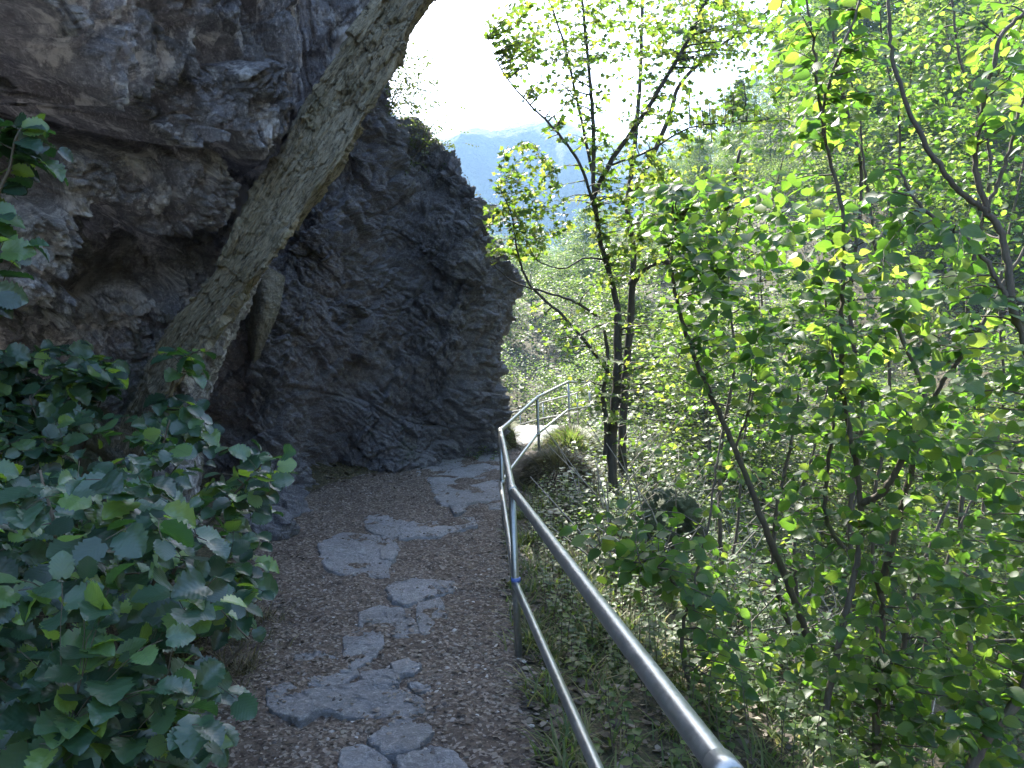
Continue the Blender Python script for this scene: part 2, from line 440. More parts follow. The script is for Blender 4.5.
# distant mountain
mx_ = np.linspace(-700, 900, 160); my_ = np.linspace(380, 1300, 70)
X, Y = np.meshgrid(mx_, my_); x = X.ravel(); y = Y.ravel()
pp = np.stack([x, y, 0 * x], -1)
ridge = 222 + .03 * x + 16 * fbm(pp * .006, 4, 71)
z = -25 + ridge * sstep(380, 590, y + 40 * fbm(pp * .01, 3, 72)) + 8 * fbm(pp * .03, 4, 73)
nx = len(mx_); i = (np.arange(len(my_) - 1)[:, None] * nx + np.arange(nx - 1)[None, :]).ravel()
tag(mesh_from('mountain', np.stack([x, y, z], -1), [np.stack([i, i + 1, i + nx + 1, i + nx], -1)], M['mountain'], smooth=True), kind='structure')

# ------------------------------------------------------------------ rock faces
def resample(C, ru, rv):
    """C: control grid (rows, cols, 3) -> (len(ru), len(rv), 3) smooth"""
    nr, nc, _ = C.shape
    def cr(A, t):
        n = A.shape[0]; t = np.clip(t, 0, n - 1 - 1e-6); k = np.floor(t).astype(int); f = (t - k)[:, None, None]
        a = A[np.clip(k - 1, 0, n - 1)]; b = A[k]; c = A[np.clip(k + 1, 0, n - 1)]; d = A[np.clip(k + 2, 0, n - 1)]
        return .5 * ((2 * b) + (-a + c) * f + (2 * a - 5 * b + 4 * c - d) * f ** 2 + (-a + 3 * b - 3 * c + d) * f ** 3)
    A = cr(C, ru); A = cr(A.transpose(1, 0, 2), rv).transpose(1, 0, 2)
    return A

def grid_normals(G):
    du = np.gradient(G, axis=0); dv = np.gradient(G, axis=1)
    n = np.cross(dv, du); n /= np.linalg.norm(n, axis=2)[..., None] + 1e-9
    return n

def sdpoly(px, py, poly):
    poly = np.asarray(poly, float); n = len(poly)
    d = np.full(px.shape, 1e9); ins = np.zeros(px.shape, bool)
    for i in range(n):
        a = poly[i]; b = poly[(i + 1) % n]
        e = b - a; wx = px - a[0]; wy = py - a[1]
        t = np.clip((wx * e[0] + wy * e[1]) / (e @ e), 0, 1)
        d = np.minimum(d, np.hypot(wx - e[0] * t, wy - e[1] * t))
        c = ((a[1] > py) != (b[1] > py)) & (px < (b[0] - a[0]) * (py - a[1]) / (b[1] - a[1] + 1e-12) + a[0])
        ins ^= c
    return np.where(ins, -d, d)

def rot3(a, b, c):
    ca, sa, cb, sb, cc, scc = math.cos(a), math.sin(a), math.cos(b), math.sin(b), math.cos(c), math.sin(c)
    return np.array([[1, 0, 0], [0, ca, -sa], [0, sa, ca]]) @ np.array([[cb, 0, sb], [0, 1, 0], [-sb, 0, cb]]) @ np.array([[cc, -scc, 0], [scc, cc, 0], [0, 0, 1]])

def joints(q, sp, sd_, tilt, gap=.05):
    """blocks between three sets of straight joints; returns offset per block"""
    u = q / np.asarray(sp)
    fw = np.floor(u[:, 2]); u1 = u[:, 1] + _h(fw, fw * 0, fw * 0, sd_) * 3
    fv = np.floor(u1); u0 = u[:, 0] + _h(fw, fv, fv * 0, sd_ + 1) * 3
    fu = np.floor(u0)
    a, b_, c_ = u0 - fu, u1 - fv, u[:, 2] - fw
    off = _h(fu, fv, fw, sd_ + 2) * 2 - 1
    t0, t1, t2 = (_h(fu, fv, fw, sd_ + k) * 2 - 1 for k in (3, 4, 5))
    e = np.minimum(np.minimum(np.minimum(a, 1 - a) * sp[0], np.minimum(b_, 1 - b_) * sp[1]), np.minimum(c_, 1 - c_) * sp[2])
    return off + tilt * 2 * (t0 * (a - .5) + t1 * (b_ - .5) + t2 * (c_ - .5)), e

def rockdisp(p, R, levels, s):
    w1 = np.stack([fbm(p * .8, 2, s + 50), fbm(p * .8, 2, s + 51), fbm(p * .8, 2, s + 52)], -1)
    w2 = np.stack([fbm(p * 10, 4, s + 53), fbm(p * 10, 4, s + 54), fbm(p * 10, 4, s + 55)], -1)
    d = .10 * fbm(p * .9, 2, s + 80)
    for k, (sc, a, tl) in enumerate(levels):
        Rk = R @ rot3(.22 * k, -.35 * k, .5 * k)
        q = p @ Rk.T + w1 * .09 * sc ** .5 + w2 * .007
        v, e = joints(q, (sc * 1.2, sc, sc * .62), s + k * 10, tl)
        m = 1.0 if k == 0 else sstep(-.25, .25, vnoise(p * (1.1 / sc ** .5) + 5.1 * k, s + 60 + k)) * .5 + .5
        d = d + m * (a * v - a * .5 * sstep(.02 + .01 * sc, .0, e))
    v3, e3 = facets(p @ R.T * np.array([7, 7, 12]) + w2 * .35, s + 95, .9)
    v4, e4 = facets(p @ R.T * np.array([17, 17, 27]) + w2 * .5, s + 97, .9)
    cr = .35 + .65 * sstep(-.3, .4, vnoise(p * 1.7, s + 99))
    d = d + cr * (.014 * v3 + .008 * v4 - .008 * sstep(.10, 0, e3)) + .016 * fbm(p * 12, 6, s + 90, .72)
    return d

def grid_obj(name, G, mat, parent=None, flip=False):
    a, b, _ = G.shape
    i = (np.arange(a - 1)[:, None] * b + np.arange(b - 1)[None, :]).ravel()
    Q = np.stack([i, i + b, i + b + 1, i + 1], -1)
    if flip: Q = Q[:, ::-1]
    return mesh_from(name, G.reshape(-1, 3), [Q], mat, parent)

# far rock (the buttress the path goes round)
rows = [-420, -150, 0, 101, 125, 150, 175, 200, 228, 245, 262, 287, 320, 353, 402, 430, 470, 520]
edge = [372, 372, 374, 382, 406, 432, 460, 477, 474, 488, 508, 514, 506, 497, 497, 497, 500, 502]
cols = [60, 140, 200, 260, 320, 380, 430, 470]
ycol = [7.8, 8.6, 9.3, 10.0, 10.6, 11.1, 11.5, 11.9]
C = []
for r, e in zip(rows, edge):
    row = []
    lean = .9 * float(sstep(330, 60, np.array(r))) + .5 * float(sstep(100, -400, np.array(r)))
    for k, cpx in enumerate(cols):
        f = k / (len(cols) - 1)
        q = 60 + (e - 60) * (cpx - 60) / (470 - 60)
        Yd = np.interp(q, [60, 140, 200, 260, 320, 380, 430, 500], [7.6, 8.3, 9.0, 9.7, 10.4, 11.0, 11.5, 12.1]) + lean
        Yd += .35 * math.sin(q * .045 + r * .01)
        row.append(P(q, r, Yd))
    lst = row[-1]
    for dx, dy in ((-.02, .5), (-.25, 1.2), (-.9, 2.4), (-2.4, 4.5), (-6, 7)):
        row.append(lst + np.array([dx, dy, -.02 * dy]))
    C.append(row)
C = np.array(C)
ru = np.linspace(0, len(rows) - 1, 620); rv = np.concatenate([np.linspace(0, 7, 420, endpoint=False), np.linspace(7, 12, 90)])
G = resample(C, ru, rv); Nn = grid_normals(G)
if (Nn[300, 200] @ np.array([0, -1, 0])) < 0: Nn = -Nn
d = rockdisp(G.reshape(-1, 3), rot3(.2, 1.15, .3), [(1.7, .08, .6), (.8, .085, .9), (.36, .065, .9), (.17, .04, .9), (.08, .02, .9)], 100).reshape(G.shape[:2])
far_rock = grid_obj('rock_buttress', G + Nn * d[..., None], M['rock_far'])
tag(far_rock, 'dark slate rock wall with a rounded top where the path bends round its foot', 'rock face')

# near rock (overhanging)
rows = [-1100, -600, -250, 0, 60, 120, 180, 240, 300, 360, 430, 500, 600]
edge = [380, 385, 385, 352, 335, 315, 275, 245, 222, 200, 180, 175, 170]
cols = [-900, -400, -150, 0, 80, 160, 240, 320]
C = []
for r, e in zip(rows, edge):
    row = []
    for k, cpx in enumerate(cols):
        q = cpx if k < 3 else (e) * (cpx) / 320.0
        Yd = np.interp(q, [-900, -400, -150, 0, 100, 200, 300, 400, 700], [2.2, 3.2, 4.0, 4.7, 5.3, 5.9, 6.4, 6.8, 6.6])
        Yd += np.interp(r, [-1100, -250, 0, 150, 260, 360, 500, 600], [-.6, -.5, -.35, -.1, .25, .6, .7, .6])
        row.append(P(q, r, Yd))
    lst = row[-1]
    for dx, dy in ((.0, .35), (-.2, 1.0), (-.9, 2.2), (-3, 4)):
        row.append(lst + np.array([dx, dy, 0]))
    C.append(row)
C = np.array(C)
ru = np.concatenate([np.linspace(0, 3, 110, endpoint=False), np.linspace(3, 10, 520, endpoint=False), np.linspace(10, 12, 60)])
rv = np.concatenate([np.linspace(0, 2.6, 90, endpoint=False), np.linspace(2.6, 7, 460, endpoint=False), np.linspace(7, 11, 60)])
G = resample(C, ru, rv); Nn = grid_normals(G)
if (Nn[300, 300] @ np.array([0, -1, 0])) < 0: Nn = -Nn
flat = G.reshape(-1, 3)
ppx = 512 + F * flat[:, 0] / flat[:, 1]; ppy = 384 - F * (flat[:, 2] - CAMZ) / flat[:, 1]
wx = 12 * fbm(flat * 2.2, 5, 200); wy = 12 * fbm(flat * 2.2, 5, 210)
def block(poly, soft=5): return sstep(soft, -soft, sdpoly(ppx + wx, ppy + wy, poly))
b1 = block([(-2500, -3000), (1200, -3000), (600, -400), (400, 0), (330, 70), (262, 165), (245, 192), (214, 165), (190, 137), (130, 128), (100, 124), (78, 110), (50, 98), (22, 60), (-60, 0), (-2500, -700)])
b2 = block([(20, 128), (60, 132), (130, 131), (178, 140), (196, 165), (197, 186), (178, 210), (152, 205), (128, 226), (98, 198), (60, 192), (30, 190)])
b3 = block([(-700, 150), (-60, 150), (0, 188), (76, 194), (98, 262), (60, 276), (-60, 290), (-700, 300)])
b4 = block([(60, 190), (100, 205), (120, 260), (105, 300), (60, 300), (20, 280)], 14)
b5 = block([(205, 130), (262, 185), (258, 215), (215, 240), (200, 200)], 8)
ceil_ = block([(40, 14), (120, 20), (190, 45), (205, 60), (150, 62), (110, 44)], 4)
b6 = block([(-200, 20), (0, 82), (60, 112), (104, 130), (60, 134), (20, 128), (10, 190), (-200, 170)], 8)
b7 = block([(100, 235), (130, 232), (160, 212), (196, 205), (190, 260), (150, 290), (110, 280)], 16)
d = -.55 * b6 - .35 * b7 + .80 * b1 + .50 * b2 + .55 * b3 - .40 * b4 - .95 * b5 - .2 * ceil_
fade = np.broadcast_to((1 - .95 * sstep(5.6, 7.0, rv) )[None, :], G.shape[:2]).ravel()
d = d * fade + (.25 + .75 * fade) * rockdisp(flat, rot3(.8, .35, .1), [(1.3, .09, .8), (.6, .08, .9), (.27, .065, .9), (.13, .04, .9), (.06, .02, .9)], 300)
d = d + fade * (b1 + b2 + b3) * (.03 * fbm(flat * 9, 5, 330, .7) - .035 * sstep(.35, .8, fbm(flat * 5, 3, 340)))
near_rock = grid_obj('rock_overhang', G + Nn * d.reshape(G.shape[:2])[..., None], M['rock_near'])
tag(near_rock, 'blue grey jagged rock overhang with a dark hollow under its lip above the leafy bush', 'rock face')

# pale streaked edge of the rock slab, part of the near rock
def plank(name, pts, wid, thick, segs, s, parent=None):
    c = curve(pts, segs); n = len(c)
    w = np.interp(np.linspace(0, 1, n), np.linspace(0, 1, len(wid)), wid)
    T = np.gradient(c, axis=0); T /= np.linalg.norm(T, axis=1)[:, None]
    V = c - np.array([0, 0, CAMZ]); V /= np.linalg.norm(V, axis=1)[:, None]
    A = np.cross(T, V); A /= np.linalg.norm(A, axis=1)[:, None]; B = np.cross(T, A)
    if B[0] @ V[0] > 0: B = -B
    k = 150; a = np.arange(k) / k * 2 * math.pi
    ca = np.sign(np.cos(a)) * np.abs(np.cos(a)) ** .65; sa = np.sign(np.sin(a)) * np.abs(np.sin(a)) ** .65
    R = 1.0
    ring = c[:, None, :] + w[:, None, None] * (ca[None, :, None] * A[:, None, :]) + (w * thick)[:, None, None] * (sa[None, :, None] * B[:, None, :])
    u = np.broadcast_to(a[None, :] / (2 * math.pi), (n, k)); l = np.concatenate([[0], np.cumsum(np.linalg.norm(np.diff(c, axis=0), axis=1))])[:, None] + 0 * u
    q = np.stack([np.cos(a)[None, :] * 3.2 + 0 * l, np.sin(a)[None, :] * 3.2 + 0 * l, l * .9], -1).reshape(-1, 3)
    cen = np.broadcast_to(c[:, None, :], ring.shape)
    out_ = ring - cen; out_ /= np.linalg.norm(out_, axis=2)[..., None]
    g1 = fbm(q * np.array([1.6, 1.6, 1.0]), 5, s)
    fv, fe = facets(q * np.array([1.3, 1.3, .8]), s + 5, .5)
    jv, je = joints(np.stack([q[:, 0], q[:, 1], q[:, 2]], -1) @ rot3(.2, .1, .3).T, (.9, .8, 1.1), s + 30, .8)
    jv2, je2 = joints(q @ rot3(.1, .15, .9).T, (.3, .3, .55), s + 40, .8)
    wp = ring.reshape(-1, 3); fv5, fe5 = facets(q * np.array([6, 6, 2.2]), s + 60, .9)
    disp = (w.repeat(k)) * (.07 * g1 + .07 * jv + .05 * jv2 + .07 * fv5) + .022 * fbm(wp * 4, 4, s + 70) + .016 * fbm(q * np.array([9, 9, 2.5]), 5, s + 9, .7)
    ring = ring + out_ * disp.reshape(n, k)[..., None]
    i = np.arange(n - 1)[:, None] * k + np.arange(k)[None, :]; j = np.arange(n - 1)[:, None] * k + (np.arange(k)[None, :] + 1) % k
    Q = np.stack([i, j, j + k, i + k], -1).reshape(-1, 4)
    Vv = np.vstack([ring.reshape(-1, 3), c[0], c[-1]])
    e = (n - 1) * k; kk = np.arange(k); k2 = (kk + 1) % k
    T3 = np.vstack([np.stack([k2, kk, np.full(k, n * k)], -1), np.stack([e + kk, e + k2, np.full(k, n * k + 1)], -1)])
    uv = np.vstack([np.stack([u.ravel(), l.ravel()], -1), [[0, 0], [0, 1]]])
    return mesh_from(name, Vv, [Q, T3], M['wood'], parent, uv=uv)
eb = [(-220, 440, 560, 5.1), (-80, 418, 484, 5.2), (0, 378, 425, 5.3), (50, 341, 398, 5.35), (100, 303, 371, 5.4), (150, 280, 344, 5.4), (200, 251, 309, 5.45), (255, 221, 272, 5.5),
      (290, 198, 243, 5.6), (335, 163, 208, 5.7), (390, 136, 167, 5.85), (440, 114, 145, 5.95), (500, 94, 126, 6.0)]
C = []
for r_, l_, e_, Y_ in eb:
    pl_, pe_ = P(l_, r_, Y_ + .03), P(e_, r_, Y_ - .03)
    C.append([pl_ + np.array([-.03, .75, 0]), pl_ + np.array([-.015, .04, 0]), pl_ + (pe_ - pl_) * .34, pl_ + (pe_ - pl_) * .68, pe_, pe_ + np.array([-.02, .12, .0]), pe_ + np.array([-.25, .6, 0]), pe_ + np.array([-.7, 1.4, 0])])
C = np.array(C)
ru = np.linspace(0, len(eb) - 1, 620); rv = np.concatenate([np.linspace(0, 1, 26, endpoint=False), np.linspace(1, 4, 110, endpoint=False), np.linspace(4, 5, 16, endpoint=False), np.linspace(5, 7, 40)])
G = resample(C, ru, rv); Nn = grid_normals(G)
if (Nn[300, 80] @ np.array([0, -1, 0])) < 0: Nn = -Nn
flat = G.reshape(-1, 3); bd_ = nrmz(P(404, 0, 5.3) - P(126, 440, 5.95)) if 'nrmz' in globals() else (P(404, 0, 5.3) - P(126, 440, 5.95)) / np.linalg.norm(P(404, 0, 5.3) - P(126, 440, 5.95))
al = flat @ bd_; qs = flat - .90 * al[:, None] * bd_[None, :]
w2 = np.stack([fbm(flat * 8, 3, 455 + i_) for i_ in range(3)], -1)
v1, e1 = facets(qs * 9 + w2 * .5, 460, .9); v2, e2 = facets(qs * 24 + w2 * .8, 470, .9); v0, e0 = joints(flat @ rot3(.3, .9, .2).T + w2 * .03, (.5, .4, .3), 480, .7)
d = .022 * v0 + .011 * v1 + .006 * v2 - .010 * sstep(.08, 0, e1) + .011 * fbm(qs * 16, 5, 490, .7) + .02 * fbm(flat * 2, 3, 495)
G = G + Nn * d.reshape(G.shape[:2])[..., None]
a_, b_2, _ = G.shape
i = (np.arange(a_ - 1)[:, None] * b_2 + np.arange(b_2 - 1)[None, :]).ravel()
uvb = np.stack([np.broadcast_to(np.cumsum(np.concatenate([[0], np.linalg.norm(np.diff(G[300], axis=0), axis=1)]))[None, :], (a_, b_2)).ravel() * .8, al], -1)
o = rel(mesh_from('slab_edge', G.reshape(-1, 3), [np.stack([i, i + b_2, i + b_2 + 1, i + 1], -1)], M['wood'], uv=uvb), near_rock)
o['label'] = 'pale tan streaked edge of the rock slab'

# small tan facet of stone right of the slab edge
C = np.array([[P(236, 258, 9.55), P(262, 264, 9.2), P(286, 276, 9.35)], [P(243, 300, 9.5), P(262, 303, 9.1), P(279, 310, 9.3)],
              [P(248, 338, 9.5), P(256, 340, 9.2), P(265, 342, 9.35)], [P(250, 376, 9.7), P(252, 376, 9.6), P(254, 376, 9.7)]])
Gf = resample(C, np.linspace(0, 3, 90), np.linspace(0, 2, 60)); Nf = grid_normals(Gf)
if Nf[40, 30][1] > 0: Nf = -Nf
df = rockdisp(Gf.reshape(-1, 3), rot3(.8, .35, .1), [(.3, .02, .8), (.08, .008, .8)], 500).reshape(Gf.shape[:2])
front = Gf + Nf * (.3 * df[..., None])
back = Gf + np.array([-.3, .95, 0])
a, b, _ = Gf.shape
i = (np.arange(a - 1)[:, None] * b + np.arange(b - 1)[None, :]).ravel()
Qf = np.stack([i, i + b, i + b + 1, i + 1], -1); nb = a * b
bd = np.concatenate([np.arange(b), np.arange(1, a) * b + b - 1, (a - 1) * b + np.arange(b - 2, -1, -1), np.arange(a - 2, 0, -1) * b])
sd = np.stack([bd, np.roll(bd, -1), np.roll(bd, -1) + nb, bd + nb], -1)
M['facet'] = rock_mat('pale_facet', (.27, .26, .215), (.15, .145, .12), (.36, .345, .28), (.24, .22, .17), (.1, .1, .06), .7, .7, (0, .6, 0))
tag(mesh_from('rock_wedge', np.vstack([front.reshape(-1, 3), back.reshape(-1, 3)]), [Qf, Qf[:, ::-1] + nb, sd], M['facet']),
    'pale tan pointed wedge of stone in the dark rock right of the pale slab edge', 'rock')

# ------------------------------------------------------------------ path slabs
slabs = [
 ([(322, 548), (345, 536), (375, 541), (388, 556), (384, 575), (352, 577), (328, 570)], 'largest smooth grey slab left of the middle of the path'),
 ([(366, 520), (385, 516), (402, 524), (403, 535), (390, 541), (368, 532)], 'dark slab touching the left end of the long flat step'),
 ([(403, 525), (430, 523), (472, 520), (471, 528), (440, 538), (404, 540)], 'long narrow flat step across the middle of the path'),
 ([(381, 541), (392, 541), (400, 553), (392, 564), (381, 560)], 'small crumbly stone against the largest smooth slab'),
 ([(390, 588), (412, 583), (452, 585), (450, 596), (425, 602), (408, 609), (391, 600)], 'light slab with a yellow leaf at its upper edge'),
 ([(361, 617), (380, 611), (400, 614), (420, 634), (418, 641), (380, 637), (362, 628)], 'dark bluish slab with a rounded upper edge'),
 ([(420, 608), (440, 604), (446, 622), (432, 638), (421, 636), (417, 620)], 'light upright slab joined to the right of the bluish slab'),
 ([(345, 640), (358, 631), (378, 632), (382, 650), (372, 662), (352, 672), (345, 658)], 'pale squarish slab between the bluish slab and the left steps'),
 ([(298, 660), (320, 657), (345, 664), (357, 676), (340, 688), (312, 690), (300, 676)], 'grey slab at the left edge of the path beside the bush tips'),
 ([(362, 679), (385, 677), (399, 679), (396, 690), (374, 692), (364, 688)], 'small square stone above the widest cracked slab'),
 ([(392, 670), (408, 666), (420, 672), (414, 680), (395, 681)], 'small light stone right of the pale squarish slab'),
 ([(409, 690), (422, 686), (433, 688), (430, 696), (416, 698)], 'little dark pointed stone standing alone on the gravel'),
 ([(308, 698), (335, 694), (365, 690), (400, 696), (420, 706), (418, 718), (390, 724), (350, 722), (320, 716)], 'widest cracked slab crossing the near path'),
 ([(268, 694), (290, 688), (306, 697), (318, 715), (340, 722), (300, 726), (272, 716)], 'flat earthy slab at the far left under the bush leaves'),
 ([(372, 745), (385, 735), (400, 724), (428, 727), (430, 740), (415, 757), (385, 760)], 'pale two layered slab near the bottom of the path'),
 ([(343, 762), (362, 754), (382, 764), (396, 785), (360, 800), (340, 785)], 'dark blue stone cut by the bottom edge of the picture'),
 ([(400, 768), (430, 757), (455, 764), (470, 785), (440, 800), (405, 790)], 'broad grey stone at the bottom edge right of the dark blue one'),
 ([(414, 462), (440, 457), (470, 459), (499, 457), (499, 474), (470, 482), (440, 484), (424, 476)], 'rough broad step at the foot of the rock wall'),
 ([(434, 488), (455, 482), (480, 484), (499, 482), (500, 500), (480, 503), (446, 507), (438, 498)], 'flat step in front of the rough broad step beside the railing'),
 ([(488, 507), (500, 505), (500, 511), (489, 512)], 'tiny whitish stone beside the railing foot'),
 ([(450, 508), (465, 506), (468, 512), (455, 516)], 'small brown stone between the two upper steps'),
 ([(516, 430), (540, 424), (556, 428), (552, 436), (530, 440), (514, 438)], 'sunlit whitish stone on the far path behind the bent railing'),
 ([(532, 420), (548, 417), (566, 421), (560, 427), (540, 426)], 'farthest sunlit whitish step on the path'),
]
SL = []
def slab(poly, label, k):
    pts = np.array([hit(a, b) for a, b in poly]); c = pts.mean(0)
    ang = np.arctan2(pts[:, 1] - c[1], pts[:, 0] - c[0]); o = np.argsort(ang); ang = ang[o]; r = np.linalg.norm(pts[o][:, :2] - c[:2], axis=1)
    na = 72; A = np.arange(na) / na * 2 * math.pi - math.pi
    # straight-sided outline
    pg = pts[o][:, :2] - c[:2]; Rr = np.zeros(na)
    for ii, aa in enumerate(A):
        dirv = np.array([math.cos(aa), math.sin(aa)]); bst = 0
        for m_ in range(len(pg)):
            p0, p1 = pg[m_], pg[(m_ + 1) % len(pg)]; e = p1 - p0
            den = dirv[0] * e[1] - dirv[1] * e[0]
            if abs(den) < 1e-9: continue
            t_ = (p0[0] * e[1] - p0[1] * e[0]) / den; s_ = (p0[0] * dirv[1] - p0[1] * dirv[0]) / den
            if t_ > 0 and -.001 <= s_ <= 1.001: bst = max(bst, t_)
        Rr[ii] = bst
    if (Rr <= 0).any(): Rr = np.where(Rr <= 0, Rr[Rr > 0].mean(), Rr)
    q = np.stack([np.cos(A) * 2.0 + c[0] * 5, np.sin(A) * 2.0 + c[1] * 5, 0 * A + k], -1)
    Rr = Rr * (1.14 + .05 * fbm(q * 1.2, 3, 600) + .035 * facets(q * 2.2, 602, .3)[0] + .03 * fbm(q * 6, 3, 601))
    SL.append((c, A, Rr, 0))
    fr = [0, .15, .3, .45, .58, .7, .8, .88, .94, .98, 1.0, 1.02, 1.05]
    V = []
    h0 = .021 + .015 * random.random(); tx, ty = (random.random() - .5) * .05, (random.random() - .5) * .04
    for f in fr:
        x = c[0] + np.cos(A) * Rr * f; y = c[1] + np.sin(A) * Rr * f
        base = np.interp(y, PY, PZ)
        pq = np.stack([x, y, 0 * x], -1)
        v, e = facets(pq * np.array([5, 5, 1]) + k, 620, .4)
        lay = np.round((v * .5 + fbm(pq * 3, 3, 622)) * 2.2) / 2.2
        z = base + h0 + .011 * lay + .004 * fbm(pq * 18, 4, 640) + tx * (x - c[0]) + ty * (y - c[1]) - .006 * sstep(.05, 0, e)
        if f > .97: z = z - {.98: .003, 1.0: .012, 1.02: .03, 1.05: .10}[f]
        V.append(np.stack([x, y, z], -1))
    V = np.array(V); nr = len(fr)
    i = np.arange(nr - 1)[:, None] * na + np.arange(na)[None, :]; j = np.arange(nr - 1)[:, None] * na + (np.arange(na)[None, :] + 1) % na
    Q = np.stack([i, i + na, j + na, j], -1).reshape(-1, 4)
    o = mesh_from('path_slab', V.reshape(-1, 3), [Q], M['slab'])
    tag(o, label, 'stone slab', 'flat stones set in the path')
for k, (pl, lb) in enumerate(slabs): slab(pl, lb, k)

# ------------------------------------------------------------------ leaves
def leaf_tpl(kind):
    if kind == 'hazel':      # broad, pointed, toothed
        nr = 14; cs = [-1, -.5, 0, .5, 1]
        V = []; UV = []
        for r in range(nr):
            t = r / (nr - 1)
            w = .47 * (math.sin(math.pi * min(1, t ** .72) * .97) ** .62) if 0 < t < 1 else 0.0
            if t == 0: w = .10
            if 0 < t < 1: w *= 1.0 + (.15 if r % 2 else -.11)
            if t > .8 and t < 1: w *= .72 if t < .9 else .5
            for cc in cs:
                yy_ = t - (.06 if (t < .2) else 0) * abs(cc) * 2 + (.05 * abs(cc) if 0.2 < t < 1 else 0)
                zz_ = .10 * abs(cc) * (w / .43) - .22 * t * t + .018 * math.sin(t * 22 + abs(cc) * 4) * abs(cc)
                V.append((cc * w, yy_, zz_)); UV.append((.5 + cc * w, t))
        n = len(cs)
        Q = [[r * n + c, r * n + c + 1, (r + 1) * n + c + 1, (r + 1) * n + c] for r in range(nr - 1) for c in range(n - 1)]
        return np.array(V), np.array(Q), np.array(UV)
    if kind == 'hazel_lo':
        nr = 8; cs = [-1, 0, 1]; V = []; UV = []
        ww = [.10, .35, .42, .44, .33, .27, .09, 0]; tt = [0, .12, .3, .48, .66, .8, .92, 1.04]
        for r in range(nr):
            for cc in cs:
                V.append((cc * ww[r], tt[r] - (.05 if r == 0 else 0) * abs(cc), .09 * abs(cc) * ww[r] / .43 - .2 * tt[r] ** 2)); UV.append((.5 + cc * ww[r], tt[r]))
        Q = [[r * 3 + c, r * 3 + c + 1, (r + 1) * 3 + c + 1, (r + 1) * 3 + c] for r in range(nr - 1) for c in range(2)]
        return np.array(V), np.array(Q), np.array(UV)
    if kind == 'quad':
        V = [(0, 0, 0), (.36, .45, .03), (0, 1, -.12), (-.36, .45, .03)]
        return np.array(V, float), np.array([[0, 1, 2, 3]]), np.array([(0, 0), (1, 0), (1, 1), (0, 1)], float)
    if kind == 'maple':      # five lobes
        out_ = [(0, 0), (.14, .06), (.42, .02), (.30, .24), (.56, .46), (.27, .50), (.16, .62), (.0, 1.0), (-.16, .62), (-.27, .50), (-.56, .46), (-.30, .24), (-.42, .02), (-.14, .06)]
        V = [(a, b, -.12 * b * b + .08 * abs(a)) for a, b in out_] + [(0, .3, 0)]
        nn = len(out_); Q = [[nn, i, (i + 1) % nn] for i in range(nn)]
        return np.array(V), np.array(Q), np.array([(.5 + a, b) for a, b in out_] + [(.5, .3)])
    if kind == 'blade':
        V = []; UV = []
        for t in (0, .35, .7, 1):
            w = .028 * (1 - t ** 1.6)
            for cc in (-1, 1): V.append((cc * w, t * (1 - .18 * t), -.32 * t * t)); UV.append((.5 + cc * w, t))
        return np.array(V), np.array([[0, 1, 3, 2], [2, 3, 5, 4], [4, 5, 7, 6]]), np.array(UV)
    if kind == 'flake':
        V = [(-.4, 0, 0), (.35, .05, .06), (.5, .55, .0), (.1, 1, .08), (-.45, .7, -.02)]
        return np.array(V, float), np.array([[0, 1, 2, 3, 4]]), np.array([(0, 0), (1, 0), (1, 1), (.5, 1), (0, 1)], float)
TPL = {k: leaf_tpl(k) for k in ('hazel', 'hazel_lo', 'quad', 'maple', 'blade', 'flake')}

def nrmz(v): return v / (np.linalg.norm(v, axis=-1, keepdims=True) + 1e-9)

def leaves(name, kind, pos, ax, nm, size, mat, parent=None, rnd=None, curl=1.0, wjit=.15, smooth=True):
    V, Q, UV = TPL[kind]; n = len(pos)
    ax = nrmz(ax); nm = nrmz(nm - (nm * ax).sum(1, keepdims=True) * ax); sd = np.cross(ax, nm)
    sx = size * (1 + wjit * (rng.random(n) * 2 - 1)); zc = size * curl * (.3 + 1.5 * rng.random(n)); tw = (rng.random(n) - .5) * .35
    W = (pos[:, None, :] + sx[:, None, None] * V[None, :, 0:1] * sd[:, None, :] + size[:, None, None] * V[None, :, 1:2] * ax[:, None, :]
         + (zc[:, None] * V[None, :, 2] + (size * tw)[:, None] * V[None, :, 0] * V[None, :, 1])[:, :, None] * nm[:, None, :])
    k = len(V)
    QQ = (Q[None] + (np.arange(n) * k)[:, None, None]).reshape(-1, Q.shape[1])
    r = rng.random(n) if rnd is None else rnd
    return mesh_from(name, W.reshape(-1, 3), [QQ], mat, parent, smooth=smooth, attrs={'rnd': np.repeat(r, k)}, uv=np.tile(UV, (n, 1)))

